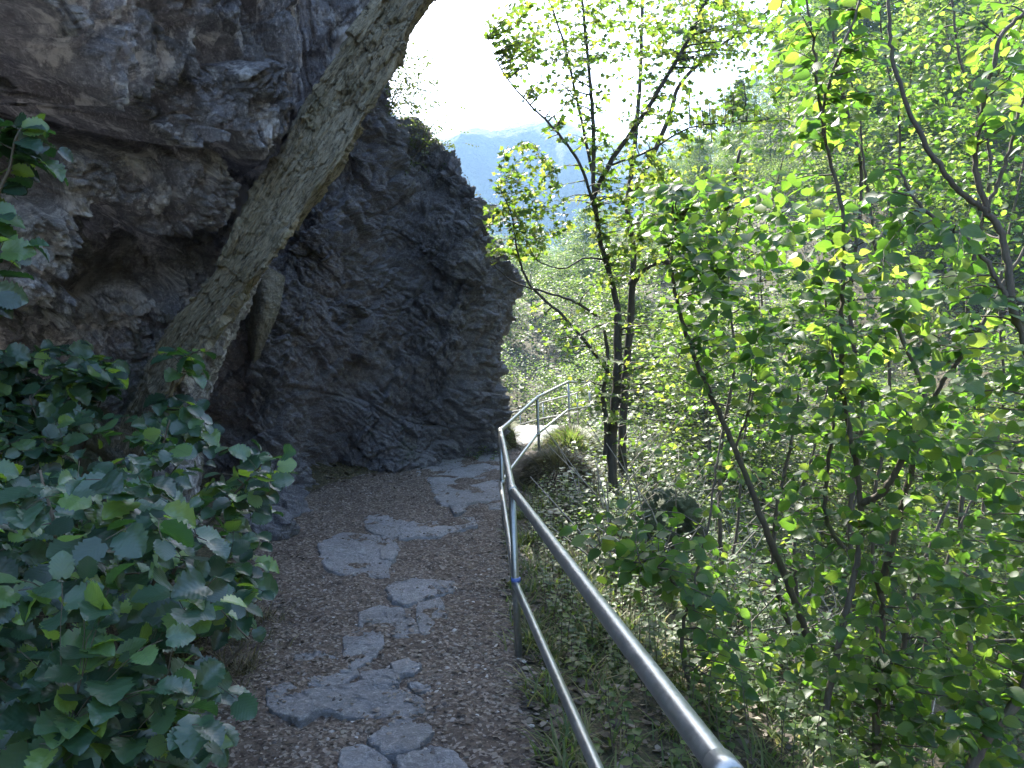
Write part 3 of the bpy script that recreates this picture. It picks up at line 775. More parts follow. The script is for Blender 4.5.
class Plant:
    """stems first, then twigs grown out to the places the leaves stand"""
    def __init__(s): s.T = Tubes(); s.pts = []; s.rad = []; s.dirs = []; s.lp = []; s.la = []; s.ln = []; s.ls = []
    def stem(s, pts, r0, r1, n=6, sides=7, wob=.0):
        c = curve(pts, n); 
        if wob: c[1:-1] += wob * (rng.random((len(c) - 2, 3)) - .5)
        r = np.interp(np.linspace(0, 1, len(c)), [0, 1], [r0, r1])
        s.T.add(c, r, sides, rough=.18); s.pts.append(c); s.rad.append(r)
    def grow(s, targets, leaf=.09, step=.045, span=.3, up=.15, jit=.7, maxr=.006, nbias=(0, 0, 1), sizev=.35, sides=4, reach=2.2, rebuild=60, tr=.0014):
        targets = np.asarray(targets); nb = np.asarray(nbias, float)
        S = np.concatenate(s.pts); R = np.concatenate(s.rad)
        dd = np.array([np.min(np.linalg.norm(S - t, axis=1)) for t in targets]); targets = targets[np.argsort(dd)]
        newp, newr = [], []
        for k, t in enumerate(targets):
            if k % rebuild == 0 and newp:
                S = np.concatenate([S] + newp); R = np.concatenate([R] + newr); newp, newr = [], []
            v = t - S; dist = np.linalg.norm(v, axis=1)
            cost = dist + .5 * np.maximum(0, S[:, 2] - t[2])
            j = int(np.argmin(cost)); d = dist[j]
            if d > reach or d < .03: continue
            a = S[j]; mid = (a + t) / 2 + np.array([0, 0, up * d]) + (rng.random(3) - .5) * .22 * d
            m_ = max(4, min(9, int(d / .08) + 3)); tt = np.linspace(0, 1, m_)[:, None]
            c = (1 - tt) ** 2 * a + 2 * tt * (1 - tt) * mid + tt ** 2 * t
            c[1:-1] += (rng.random((m_ - 2, 3)) - .5) * .03 * min(1, d)
            r = np.linspace(min(R[j] * .75, maxr * min(1.6, .5 + d)), tr, m_)
            s.T.add(c, r, sides, cap=False); newp.append(c[1:]); newr.append(r[1:])
            # leaves along the outer part
            seg = np.linalg.norm(np.diff(c, axis=0), axis=1); Lc = np.concatenate([[0], np.cumsum(seg)]); Lt = Lc[-1]
            sp = min(span, Lt * .95); nl = max(2, int(sp / step))
            side = 1
            for q in range(nl + 1):
                l = Lt - sp + sp * q / nl
                pos = np.array([np.interp(l, Lc, c[:, i]) for i in range(3)])
                dr = np.array([np.interp(min(Lt, l + .02), Lc, c[:, i]) - np.interp(max(0, l - .02), Lc, c[:, i]) for i in range(3)]); dr /= np.linalg.norm(dr) + 1e-9
                lat = np.cross(dr, [0, 0, 1]); lat /= np.linalg.norm(lat) + 1e-6
                if q == nl: ax = dr + .2 * (rng.random(3) - .5)
                else: ax = .55 * dr + side * lat * .9 + .35 * (rng.random(3) - .5)
                ax = ax + np.array([0, 0, -.25]); side = -side
                nm = nb + jit * (rng.random(3) * 2 - 1)
                ax /= np.linalg.norm(ax)
                s.lp.append(pos + ax * .015); s.la.append(ax); s.ln.append(nm); s.ls.append(leaf * (1 - sizev + 1.2 * sizev * rng.random()) * (.8 if q == nl else 1))
    def build(s, root, kind, leafmat, barkmat, pname='foliage', sname='stems', curl=1.0):
        o = s.T.build(sname, barkmat); rel(o, root)
        if s.lp:
            l = leaves(pname, kind, np.array(s.lp), np.array(s.la), np.array(s.ln), np.array(s.ls), leafmat, curl=curl); rel(l, root)
        return root

def inpoly(poly, n, y0, y1, bias=1.0):
    poly = np.array(poly, float); out_ = []
    lo = poly.min(0); hi = poly.max(0)
    while len(out_) < n:
        a = lo + (hi - lo) * rng.random((n * 2, 2)); ok = sdpoly(a[:, 0], a[:, 1], poly) < 0
        for q in a[ok]:
            out_.append(P(q[0], q[1], y0 + (y1 - y0) * rng.random() ** bias))
            if len(out_) >= n: break
    return np.array(out_)

# ---- left bush: three hazel bushes
def bush(base, stems, polys, leaf, label, matk='bushleaf', kind='hazel', nb=(.4, -.35, 1), jit=.8, name='hazel_bush', step=.05, span=.28, cat='bush', bark='twig', group='leafy bushes left of the path', up=.12):
    pl = Plant()
    for st in stems: pl.stem([base + (rng.random(3) - .5) * np.array([.3, .3, 0])] + [P(*q) for q in st], .011, .004, 6, 6, .01)
    for poly, n, y0, y1 in polys: pl.grow(inpoly(poly, n, y0, y1), leaf, step=step, span=span, up=up, jit=jit, nbias=nb)
    root = empty(name, tuple(base)); pl.build(root, kind, M[matk], M[bark], curl=1.1)
    return tag(root, label, cat, group)
def gpt(x, y): return np.array([x, y, Hs(x, y) - .03])
bush(gpt(-1.75, 2.7), [[(60, 700, 2.6), (60, 560, 2.5), (40, 470, 2.5)], [(120, 690, 2.7), (150, 590, 2.6), (190, 520, 2.6)], [(20, 700, 2.5), (-10, 560, 2.4), (-40, 480, 2.4)], [(160, 740, 2.7), (210, 680, 2.7), (250, 640, 2.7)], [(60, 780, 2.3), (90, 740, 2.1)]],
     [([(-60, 460), (60, 450), (140, 470), (205, 520), (225, 600), (245, 660), (235, 730), (175, 800), (-60, 820)], 260, 2.0, 3.4),
      ([(-60, 560), (120, 560), (190, 640), (200, 740), (150, 800), (-60, 820)], 85, 1.9, 2.5)], .095,
     'dense hazel bush with broad bluish green leaves filling the lower left corner beside the path')
bush(gpt(-2.2, 4.4), [[(120, 560, 4.2), (150, 480, 4.1), (170, 420, 4.1)], [(180, 560, 4.2), (230, 500, 4.1), (270, 455, 4.1)], [(90, 560, 4.1), (60, 480, 4.0), (30, 400, 4.0)], [(200, 620, 4.0), (245, 560, 4.0), (262, 540, 3.9)]],
     [([(-40, 400), (60, 380), (130, 420), (215, 440), (290, 445), (278, 490), (270, 560), (262, 640), (150, 640), (-40, 600)], 230, 3.3, 4.9)], .10,
     'hazel bush with toothed leaves growing behind the corner bush at the foot of the rock')
bush(gpt(-2.9, 5.3), [[(70, 520, 5.0), (90, 430, 4.6), (110, 380, 4.5)], [(120, 500, 4.9), (160, 420, 4.7), (180, 365, 4.6), (200, 350, 4.5)], [(30, 500, 4.8), (10, 400, 4.4), (-20, 330, 4.2)], [(150, 500, 5.0), (190, 450, 4.9)]],
     [([(-40, 360), (30, 345), (110, 345), (130, 380), (60, 420), (-40, 440)], 85, 3.9, 5.0), ([(165, 345), (212, 345), (200, 385), (170, 385)], 7, 4.5, 4.8), ([(150, 400), (210, 405), (215, 450), (150, 440)], 22, 4.4, 5.0)], .115,
     'tall thin hazel shoots in front of the lower end of the pale slab edge')
bush(P(-60, 330, 3.0), [[(-30, 250, 3.0), (0, 190, 3.0), (20, 130, 3.0)], [(-20, 300, 3.0), (0, 290, 3.0)]],
     [([(-30, 120), (40, 118), (62, 140), (50, 190), (-30, 190)], 16, 2.8, 3.3), ([(-30, 200), (20, 215), (40, 250), (10, 260), (-30, 250)], 10, 2.8, 3.2), ([(-20, 290), (8, 290), (10, 315), (-20, 320)], 4, 2.8, 3.0)], .10,
     'dim sprig of leaves hanging in front of the rock at the left edge', name='leafy_sprig', cat='sprig', nb=(.2, -.6, .8))

# ---- rail side: centre maple
def tree(name, base, stems, grows, kind, leafm, bark, label, cat='tree', group=None, trunkname='trunk', crown='crown', curl=1.0):
    pl = Plant()
    for st, r0, r1 in stems: pl.stem([np.array(q) if len(q) == 3 and isinstance(q, np.ndarray) else P(*q) for q in st], r0, r1, 7, 8, .012)
    for g in grows:
        poly, n, y0, y1 = g[:4]; kw = g[4] if len(g) > 4 else {}
        pl.grow(inpoly(poly, n, y0, y1), **kw)
    root = empty(name, tuple(base)); pl.build(root, kind, leafm, bark, crown, trunkname, curl)
    return tag(root, label, cat, group)
mp = dict(leaf=.095, step=.06, span=.5, up=.1, jit=.9, maxr=.012, nbias=(0, -.5, .7), reach=2.5, tr=.0025)
b0 = gpt(1.25, 9.5)
tree('maple_tree', b0, [
    ([b0, (612, 470, 9.5), (613, 430, 9.5), (617, 380, 9.5), (618, 330, 9.5), (617, 305, 9.5)], .062, .048),
    ([(617, 305, 9.5), (610, 275, 9.4), (600, 240, 9.3), (594, 190, 9.3), (593, 120, 9.3), (588, 60, 9.4), (580, -30, 9.5), (575, -140, 9.5)], .036, .014),
    ([(594, 195, 9.3), (612, 160, 9.2), (640, 120, 9.1), (665, 80, 9.0), (690, 35, 9.0), (712, -15, 9.0), (740, -90, 9.0)], .035, .014),
    ([(598, 220, 9.3), (580, 165, 9.0), (555, 130, 8.8), (530, 105, 8.7), (505, 75, 8.6), (488, 40, 8.5)], .02, .005),
    ([(612, 378, 9.5), (592, 350, 9.4), (562, 315, 9.2), (530, 285, 9.1), (517, 250, 9.0), (512, 215, 9.0), (500, 190, 9.0)], .024, .006),
    ([(600, 318, 9.4), (575, 302, 9.2), (545, 292, 9.1), (515, 283, 9.0), (490, 262, 9.0)], .02, .005),
    ([(604, 260, 9.4), (585, 258, 9.2), (565, 268, 9.1), (540, 262, 9.0), (525, 240, 9.0)], .014, .005),
    ([(594, 180, 9.3), (575, 90, 9.6), (560, 30, 9.8), (540, -20, 10)], .02, .01),
    ([(606, 455, 9.5), (606, 420, 9.5), (603, 395, 9.5), (608, 360, 9.5), (604, 330, 9.5)], .035, .02),
    ([(612, 165, 9.2), (650, 150, 9.0), (690, 128, 8.9), (740, 122, 8.8), (790, 118, 8.8)], .014, .005)],
    [([(500, 0), (560, -20), (640, -20), (720, -10), (770, 20), (720, 45), (640, 60), (560, 70), (500, 50)], 553, 8.6, 10.2, mp),
     ([(490, 15), (530, 0), (545, 50), (520, 75), (495, 55)], 45, 8.4, 8.9, mp),
     ([(560, 60), (700, 50), (690, 180), (600, 190), (570, 130)], 276, 8.8, 9.8, mp),
     ([(484, 215), (500, 150), (530, 140), (560, 170), (575, 230), (530, 262), (490, 255)], 312, 8.6, 9.3, mp),
     ([(580, 190), (680, 170), (670, 270), (600, 290)], 220, 8.9, 9.8, mp),
     ([(690, 40), (800, 10), (800, 125), (690, 160)], 90, 8.6, 9.6, mp),
     ([(515, 70), (570, 60), (590, 140), (540, 150)], 30, 8.5, 9.2, mp),
     ([(-50 + 560, 300), (700, 320), (690, 430), (620, 450), (560, 400)], 79, 8.8, 9.6, mp)],
    'maple', M['maple'], M['bark_dark'], 'slender forked maple with dark trunk right of the bent railing', 'tree')
b1_ = gpt(1.62, 11.2)
tree('dark_tree', b1_, [
    ([b1_, (622, 450, 11.2), (624, 400, 11.2), (629, 340, 11.1), (632, 290, 11), (633, 250, 11), (628, 205, 11), (634, 150, 11), (640, 80, 11.2), (642, 0, 11.3), (640, -100, 11.4)], .068, .02),
    ([(631, 285, 11), (642, 270, 10.9), (658, 262, 10.8), (680, 264, 10.7), (705, 250, 10.6), (730, 200, 10.6), (740, 150, 10.6)], .06, .02),
    ([(628, 205, 11), (650, 160, 11), (668, 120, 11), (680, 85, 11), (712, 52, 11), (755, 22, 11), (800, -20, 11)], .045, .012),
    ([(706, 250, 10.6), (735, 265, 10.4), (770, 240, 10.3)], .02, .008)],
    [([(640, 0), (800, -40), (800, 40), (740, 70), (660, 60)], 258, 10.5, 11.5, mp),
     ([(640, 180), (760, 150), (760, 260), (650, 240)], 220, 10.2, 11.2, mp)],
    'maple', M['maple'], M['bark_dark'], 'thicker dark tree with one bent limb directly behind the forked maple', 'tree')

# ---- right side hazels
hz = dict(leaf=.082, step=.055, span=.34, up=.1, jit=1.05, maxr=.006, nbias=(-.1, -.6, .9), reach=2.0)
def stem_tree(name, bx, by, stems, grows, label, kind='hazel_lo', leafm='hazel', bark='bark_hazel', cat='small tree', group='hazels on the slope right of the railing'):
    b = gpt(bx, by)
    st = []
    for k, (pts, r0, r1) in enumerate(stems): st.append(([b + np.array([.06 * k, .05 * (k % 2), 0])] + list(pts) if pts[0] != 'j' else list(pts[1:]), r0, r1))
    return tree(name, b, st, grows, kind, M[leafm], M[bark], label, cat, group, 'stems', 'foliage')
stem_tree('hazel_tree', 1.85, 4.5, [
    ([(815, 768, 4.3), (827, 704, 4.2), (835, 664, 4.2), (845, 619, 4.2), (855, 570, 4.2), (861, 520, 4.2), (857, 475, 4.2), (850, 434, 4.2), (842, 384, 4.2), (841, 320, 4.1), (843, 260, 4.1), (841, 200, 4.1), (826, 145, 4.1), (824, 105, 4.1), (836, 65, 4.1), (861, 0, 4.1), (880, -80, 4.1)], .021, .006),
    (['j', (826, 145, 4.1), (818, 90, 4.1), (812, 30, 4.1), (800, -40, 4.1)], .010, .005),
    (['j', (861, 504, 4.2), (885, 489, 4.1), (902, 459, 4.1), (920, 429, 4.1), (944, 380, 4.0), (974, 340, 3.9), (1000, 290, 3.9), (1030, 240, 3.9)], .02, .008)],
    [([(690, 180), (800, 170), (860, 200), (950, 300), (960, 420), (900, 470), (800, 430), (720, 360), (680, 280)], 272, 3.4, 4.9, hz),
     ([(760, 0), (860, -20), (900, 60), (860, 150), (790, 140)], 72, 3.8, 4.8, hz)],
    'many stemmed hazel whose tallest crooked stem rises through the middle of the right side')
stem_tree('hazel_tree', 2.1, 4.9, [
    ([(872, 768, 4.6), (877, 704, 4.6), (882, 634, 4.6), (880, 589, 4.6), (860, 564, 4.6), (840, 544, 4.6), (825, 514, 4.6), (829, 459, 4.6), (833, 420, 4.6), (834, 360, 4.7), (825, 300, 4.7)], .024, .007),
    (['j', (880, 592, 4.6), (895, 534, 4.6), (905, 494, 4.6), (915, 459, 4.6), (925, 400, 4.7), (900, 330, 4.7), (876, 250, 4.8), (869, 200, 4.8), (861, 140, 4.8), (858, 80, 4.8)], .022, .006)],
    [([(780, 420), (960, 380), (1024, 420), (1040, 620), (980, 700), (860, 720), (780, 640)], 240, 3.9, 5.4, hz),
     ([(760, 640), (980, 650), (980, 790), (740, 790)], 96, 3.9, 5.2, hz)],
    'pale mossy hazel stem bending left then forking at mid height on the right')
stem_tree('hazel_tree', 2.0, 3.5, [
    ([(965, 790, 3.6), (990, 734, 3.6), (1024, 689, 3.6), (1050, 560, 3.6), (1044, 430, 3.6), (1024, 340, 3.6), (1011, 300, 3.6), (1004, 240, 3.6), (984, 210, 3.6), (964, 195, 3.6), (939, 165, 3.6), (914, 120, 3.6), (896, 70, 3.6), (889, 30, 3.6), (890, -40, 3.6)], .027, .007),
    (['j', (988, 213, 3.6), (976, 170, 3.6), (982, 110, 3.6), (995, 60, 3.6), (1002, 35, 3.6), (1030, 8, 3.6)], .014, .009),
    (['j', (986, 212, 3.6), (1005, 165, 3.6), (1020, 110, 3.6), (1034, 60, 3.6)], .010, .006),
    (['j', (1012, 310, 3.6), (1000, 285, 3.6), (975, 247, 3.6), (945, 226, 3.6), (915, 200, 3.6), (900, 170, 3.6)], .013, .006)],
    [([(860, 180), (960, 230), (1040, 300), (1060, 520), (960, 520), (900, 360)], 96, 3.0, 4.2, hz),
     ([(960, 0), (1040, 0), (1040, 160), (1000, 160)], 28, 3.2, 4.4, hz),
     ([(920, 520), (1060, 520), (1060, 780), (940, 780)], 112, 3.2, 4.4, hz)],
    'hazel at the right edge with a bare arching grey limb against the far woods')
stem_tree('leaning_sapling', 2.3, 5.6, [
    ([(810, 650, 5.5), (790, 590, 5.4), (770, 540, 5.3), (755, 500, 5.3), (735, 450, 5.3), (718, 410, 5.3), (700, 370, 5.3), (682, 320, 5.3), (672, 270, 5.3), (676, 220, 5.3)], .028, .01),
    (['j', (735, 450, 5.3), (748, 410, 5.3), (752, 370, 5.3)], .01, .005)],
    [([(630, 190), (720, 170), (760, 230), (750, 300), (690, 290), (640, 240)], 95, 4.4, 5.6, hz),
     ([(660, 300), (800, 320), (800, 420), (700, 400)], 48, 4.8, 5.8, hz)],
    'bare slender stem leaning left from the undergrowth to broad leaves beside the maple')
stem_tree('hazel_sapling', .95, 4.1, [
    ([(682, 640, 4.0), (690, 600, 4.0), (705, 540, 4.0), (716, 470, 4.0), (722, 430, 4.1)], .011, .004),
    (['j', (690, 600, 4.0), (660, 570, 3.9), (630, 560, 3.8), (600, 545, 3.8)], .007, .003)],
    [([(560, 520), (640, 505), (720, 555), (735, 610), (660, 600), (580, 570)], 57, 3.6, 4.3, hz),
     ([(700, 620), (760, 600), (790, 700), (720, 700)], 22, 3.6, 4.3, hz)],
    'thin upright sapling spreading large round leaves just beyond the top rail')
for k, (bx, by, pts, poly, n, y0, y1, lb) in enumerate([
    (3.6, 7.2, [(860, 640, 7.2), (850, 520, 7.2), (862, 420, 7.1), (850, 300, 7.0), (862, 180, 7.0), (840, 80, 7), (825, -20, 7)], [(740, -20), (900, -30), (1000, 60), (1000, 200), (980, 420), (800, 440), (700, 300)], 300, 6, 8.2, 'airy hazel behind the crooked stems, its leaves yellow with sun'),
    (4.4, 7.8, [(970, 640, 7.8), (960, 520, 7.8), (975, 420, 7.8), (968, 300, 7.7), (990, 160, 7.6), (960, 60, 7.6), (950, -20, 7.6)], [(880, 20), (1060, -20), (1060, 640), (900, 640)], 260, 6.2, 8.6, 'sunlit hazel at the far right filling the gap under the arching limb'),
    (2.9, 7.0, [(780, 600, 7), (775, 520, 7), (790, 450, 7), (800, 380, 7)], [(640, 440), (860, 420), (900, 640), (780, 720), (660, 560)], 110, 5.6, 7.8, 'low bushy hazel with small bright leaves below the leaning sapling'),
    (3.1, 6.0, [(900, 740, 6.0), (905, 640, 6.0), (925, 560, 6.0), (950, 500, 6.0)], [(800, 560), (1040, 540), (1040, 780), (780, 780)], 120, 5, 6.8, 'shaded hazel thicket in the lower right corner behind the front stems'),
    (2.6, 9.5, [(720, 520, 9.5), (722, 440, 9.5), (735, 360, 9.4), (728, 280, 9.3), (745, 190, 9.2)], [(660, 200), (820, 150), (860, 330), (780, 450), (660, 420)], 110, 8.5, 10.8, 'thin light green tree between the leaning sapling and the crooked hazel')]):
    g2 = dict(hz); g2.update(leaf=.075, span=.4, step=.06, reach=2.6, maxr=.01, tr=.002)
    stem_tree('hazel_tree', bx, by, [(pts, .03, .01), ([(q[0] + 18 + 5 * i, q[1] - 8 * i, q[2] + .15) for i, q in enumerate(pts)], .022, .007)], [(poly, int(n * 1.5), y0, y1, g2)], lb)

# ---- plant on top of the rock
def wisp(base, tgt, n, spread, label, leafm='heath'):
    pl = Plant(); base = np.array(base)
    for q in range(7):
        t_ = base + (np.array(tgt) - base) * (.6 + .5 * rng.random()) + (rng.random(3) - .5) * np.array([spread, .5, spread * .5])
        pl.stem([base + (rng.random(3) - .5) * .2, (base + t_) / 2 + (rng.random(3) - .5) * .1, t_], .008, .003, 5, 4, .01)
    S = np.concatenate(pl.pts); T_ = S[rng.integers(0, len(S), n)] + rng.normal(0, .22, (n, 3))
    pl.grow(T_, leaf=.06, step=.03, span=.2, up=.2, jit=1.2, maxr=.004, reach=.8)
    r = empty('rocktop_shrub', tuple(base)); pl.build(r, 'quad', M[leafm], M['twig'])
    return tag(r, label, 'shrub')
wisp(P(384, 118, 12.0), P(412, 62, 12.0), 420, .6, 'wispy shrub against the white sky on top of the rock wall')
wisp(P(420, 152, 12.2), P(436, 112, 12.2), 220, .4, 'smaller thin shrub lower down the sloping top of the rock wall')
wisp(P(478, 240, 12.4), P(484, 208, 12.4), 40, .2, 'dry tuft on the notch at the right shoulder of the rock wall', 'drygrass')

# ------------------------------------------------------------------ railing
root = empty('metal_railing', (0.0, 4.5, Hs(0, 4.5)))
posts = [(.98, -5.2, .92), (.66, -2.0, .94), (.345, 1.22, .975), (0.0, 4.5, .985), (-.12, 8.0, 1.12), (.37, 11.4, 1.40), (1.08, 14.9, 1.64), (1.745, 17.5, 1.63), (1.85, 22, 1.34), (1.04, 26, .99), (.3, 29, .62), (-1.6, 33, .1)]
tops = np.array([[a, b, c] for a, b, c in posts]); mids = tops - np.array([0, 0, .54])
mids[3] += (.02, 0, -.01); mids[2] += (.035, 0, 0)
tb = Tubes()
def corner_pts(A):
    out_ = []
    for i in range(len(A) - 1):
        a, b = A[i], A[i + 1]; l = np.linalg.norm(b - a); m_ = max(3, int(l / .3))
        for q in range(m_):
            if q == 0 or q < m_: out_.append(a + (b - a) * q / m_)
    out_.append(A[-1]); return np.array(out_)
tb.add(corner_pts(tops), .024, 20); rel(tb.build('top_rail', M['steel']), root)
tb = Tubes(); tb.add(corner_pts(mids), .021, 20); rel(tb.build('middle_rail', M['steel']), root)
for i, (t_, m_) in enumerate(zip(tops, mids)):
    ft = np.array([t_[0] + .045, t_[1], Hs(t_[0] + .045, t_[1]) - .15])
    tb = Tubes(); tb.add([ft, (ft + t_) / 2, t_ - np.array([0, 0, .012])], .021, 16); rel(tb.build('post', M['steel']), root)
    mm = t_ + (ft - t_) * ((t_[2] - m_[2]) / (t_[2] - ft[2]))
    def sleeve(c, d, L_, r, mat, nm):
        d = np.array(d) / np.linalg.norm(d); tb = Tubes(); prof = [(-1, .8), (-.97, 1), (.97, 1), (1, .8)]
        tb.add([c + d * L_ * a for a, _ in prof], [r * b for _, b in prof], 20); return rel(tb.build(nm, mat), root)
    if i < len(tops) - 1: sleeve(t_ + (tops[i + 1] - t_) / np.linalg.norm(tops[i + 1] - t_) * .02, tops[i + 1] - t_, .03, .0285, M['steel'], 'collar')
    if i > 0: sleeve(t_ - (t_ - tops[i - 1]) / np.linalg.norm(t_ - tops[i - 1]) * .045, t_ - tops[i - 1], .03, .0285, M['steel'], 'collar')
    sleeve(mm, t_ - ft, .028, .026, M['steel'], 'collar')
    if i == 3:
        o = sleeve(mm + np.array([0, 0, .026]), t_ - ft, .012, .029, M['blue'], 'cable_tie'); o['label'] = 'blue band round the post'
tag(root, 'galvanised tube handrail with two rails bending along the outer edge of the path', 'railing')

# ------------------------------------------------------------------ loose stuff
def on_path(n, ya, yb, side=None):
    y = ya + (yb - ya) * rng.random(n) ** 1.35
    l = np.interp(y, PY, PL); r = np.interp(y, PY, PR)
    t = rng.random(n) if side is None else np.clip(side[0] + side[1] * rng.normal(0, 1, n), -.05, 1.08)
    return l + (r - l) * t, y
def chips(name, n, ya, yb, smin, smax, mat, side=None, thick=.45, sd=1):
    x, y = on_path(n, ya, yb, side)
    keep = fbm(np.stack([x * 1.6, y * .9, 0 * x], -1), 4, 810) + (0 if side else .15) * 1 + .8 * (rng.random(n) - .5) > (-.1 if side is None else -.6)
    x, y = x[keep], y[keep]; n = len(x)
    zt = Zpath(x, y); kp = np.ones(n, bool)
    for (cc, AA, RR, _) in SL:
        dx, dy = x - cc[0], y - cc[1]; rr_ = np.hypot(dx, dy) / np.interp(np.arctan2(dy, dx), AA, RR)
        on = rr_ < 1.0
        kp &= ~(on & (rng.random(n) > .10 + .5 * sstep(.55, 1.0, rr_)))
        zt = np.where(on, np.maximum(zt, np.interp(y, PY, PZ) + .036), zt)
    x, y, zt = x[kp], y[kp], zt[kp]; n = len(x)
    s = smin + (smax - smin) * rng.random(n) ** 3
    z = zt - s * .08
    tl = (rng.random((n, 2)) - .5) * .7
    # low stones: squashed irregular octahedra
    B = np.array([(1, 0, 0), (.5, .85, 0), (-.5, .8, 0), (-1, 0, 0), (-.5, -.85, 0), (.5, -.8, 0), (.45, .2, 1), (-.4, .3, .9), (0, -.4, 1)], float)
    Fc = np.array([[0, 1, 6], [1, 2, 7], [1, 7, 6], [2, 3, 7], [3, 4, 8], [3, 8, 7], [4, 5, 8], [5, 0, 6], [5, 6, 8], [6, 7, 8]])
    V = B[None] * (1 + .35 * (rng.random((n, 9, 3)) * 2 - 1)); V[..., 2] *= thick * (.5 + rng.random(n))[:, None]
    V[:, :, 0] *= (.7 + .8 * rng.random(n))[:, None]
    V *= s[:, None, None] * .5
    a = rng.random(n) * 6.283; ca, sa = np.cos(a)[:, None], np.sin(a)[:, None]
    Xr = V[..., 0] * ca - V[..., 1] * sa; Yr = V[..., 0] * sa + V[..., 1] * ca
    Zr = V[..., 2] + Xr * tl[:, :1] + Yr * tl[:, 1:]
    W = np.stack([Xr + x[:, None], Yr + y[:, None], Zr + z[:, None]], -1)
    o = mesh_from(name, W.reshape(-1, 3), [(Fc[None] + (np.arange(n) * 9)[:, None, None]).reshape(-1, 3)], mat, attrs={'rnd': np.repeat(rng.random(n), 9)})
    return o
m, nt, out = newmat('stone_chips')
at = N(nt, 'ShaderNodeAttribute'); at.attribute_name = 'rnd'
c = ramp(nt, at.outputs['Fac'], [(0, (.04, .035, .033)), (.4, (.085, .068, .055)), (.75, (.14, .12, .10)), (.93, (.19, .175, .16)), (1, (.36, .35, .33))])
p = N(nt, 'ShaderNodeBsdfPrincipled'); L(nt, c, p.inputs['Base Color']); p.inputs['Roughness'].default_value = .8
L(nt, bump(nt, noise(nt, N(nt, 'ShaderNodeNewGeometry').outputs['Position'], 70, 5, .7), .6, .005), p.inputs['Normal'])
L(nt, p.outputs[0], out.inputs[0]); M['chips'] = m
g = chips('gravel', 38000, 1.5, 13, .004, .030, M['chips']); tag(g, 'small dark stone chips and crumbs scattered over the path', 'gravel', kind='stuff')
g = chips('gravel', 9000, 1.5, 9, .008, .045, M['chips'], (.84, .12), .3); tag(g, 'coarser chips lying thick along the railing side of the path', 'gravel', kind='stuff')
def litter(n, xs, ys, s0, s1, lab, mat='litter'):
    z = np.maximum(H(xs, ys), -99) + .012
    inp = (xs > np.interp(ys, PY, PL)) & (xs < np.interp(ys, PY, PR)); z = np.where(inp, Zpath(xs, ys) + .006, z)
    a = rng.random(n) * 6.283; ax = np.stack([np.cos(a), np.sin(a), (rng.random(n) - .5) * .5], -1); nm = np.stack([(rng.random(n) - .5) * .9, (rng.random(n) - .5) * .9, np.ones(n)], -1)
    o = leaves('leaf_litter', 'flake', np.stack([xs, ys, z], -1), ax, nm, s0 + (s1 - s0) * rng.random(n) ** 2, M[mat], smooth=False)
    return tag(o, lab, 'leaf litter', kind='stuff')
x, y = on_path(12000, 1.5, 14); litter(12000, x, y, .006, .03, 'brown dead leaf crumbs lying on the trodden path')
n = 14000; y = 1.2 + 15 * rng.random(n) ** 1.3; side = rng.random(n) < .7
x = np.where(side, np.interp(y, PY, PR) + .0 + 3.0 * rng.random(n) ** 1.6, np.interp(y, PY, PL) + .15 - 1.6 * rng.random(n) ** 1.5)
litter(n, x, y, .015, .07, 'brown dead leaves on the banks either side of the path')

def blades(name, xs, ys, s0, s1, mat, lab, lean=.5, cat='grass'):
    n = len(xs); z = H(xs, ys) - .01
    a = rng.random(n) * 6.283; ax = np.stack([np.cos(a) * lean, np.sin(a) * lean, np.ones(n)], -1) * (1 + 0 * a[:, None]); nm = np.stack([np.cos(a + 3.14), np.sin(a + 3.14), .5 + 0 * a], -1)
    return tag(leaves(name, 'blade', np.stack([xs, ys, z], -1), ax, nm, s0 + (s1 - s0) * rng.random(n), M[mat], curl=1.6), lab, cat, kind='stuff')
def tufts(nt_, per, region, spread):
    c = region(nt_); k = np.repeat(np.arange(nt_), per); r = rng.normal(0, spread, (nt_ * per, 2))
    return c[0][k] + r[:, 0], c[1][k] + r[:, 1]
def reg_rail(n):
    y = 1.5 + 12 * rng.random(n) ** 1.2; return np.interp(y, PY, PR) + .10 + 1.7 * rng.random(n) ** 1.4, y
xs, ys = tufts(420, 30, reg_rail, .05); blades('grass', xs, ys, .08, .26, 'grass', 'thin green grass tufts growing along the outer side of the railing')
def reg_left(n):
    y = 3.6 + 2.4 * rng.random(n); return np.interp(y, PY, PL) + .12 + .12 * rng.normal(0, 1, n), y
xs, ys = tufts(40, 40, reg_left, .06); blades('grass', xs, ys, .08, .2, 'drygrass', 'dry grass at the left path edge under the bush')
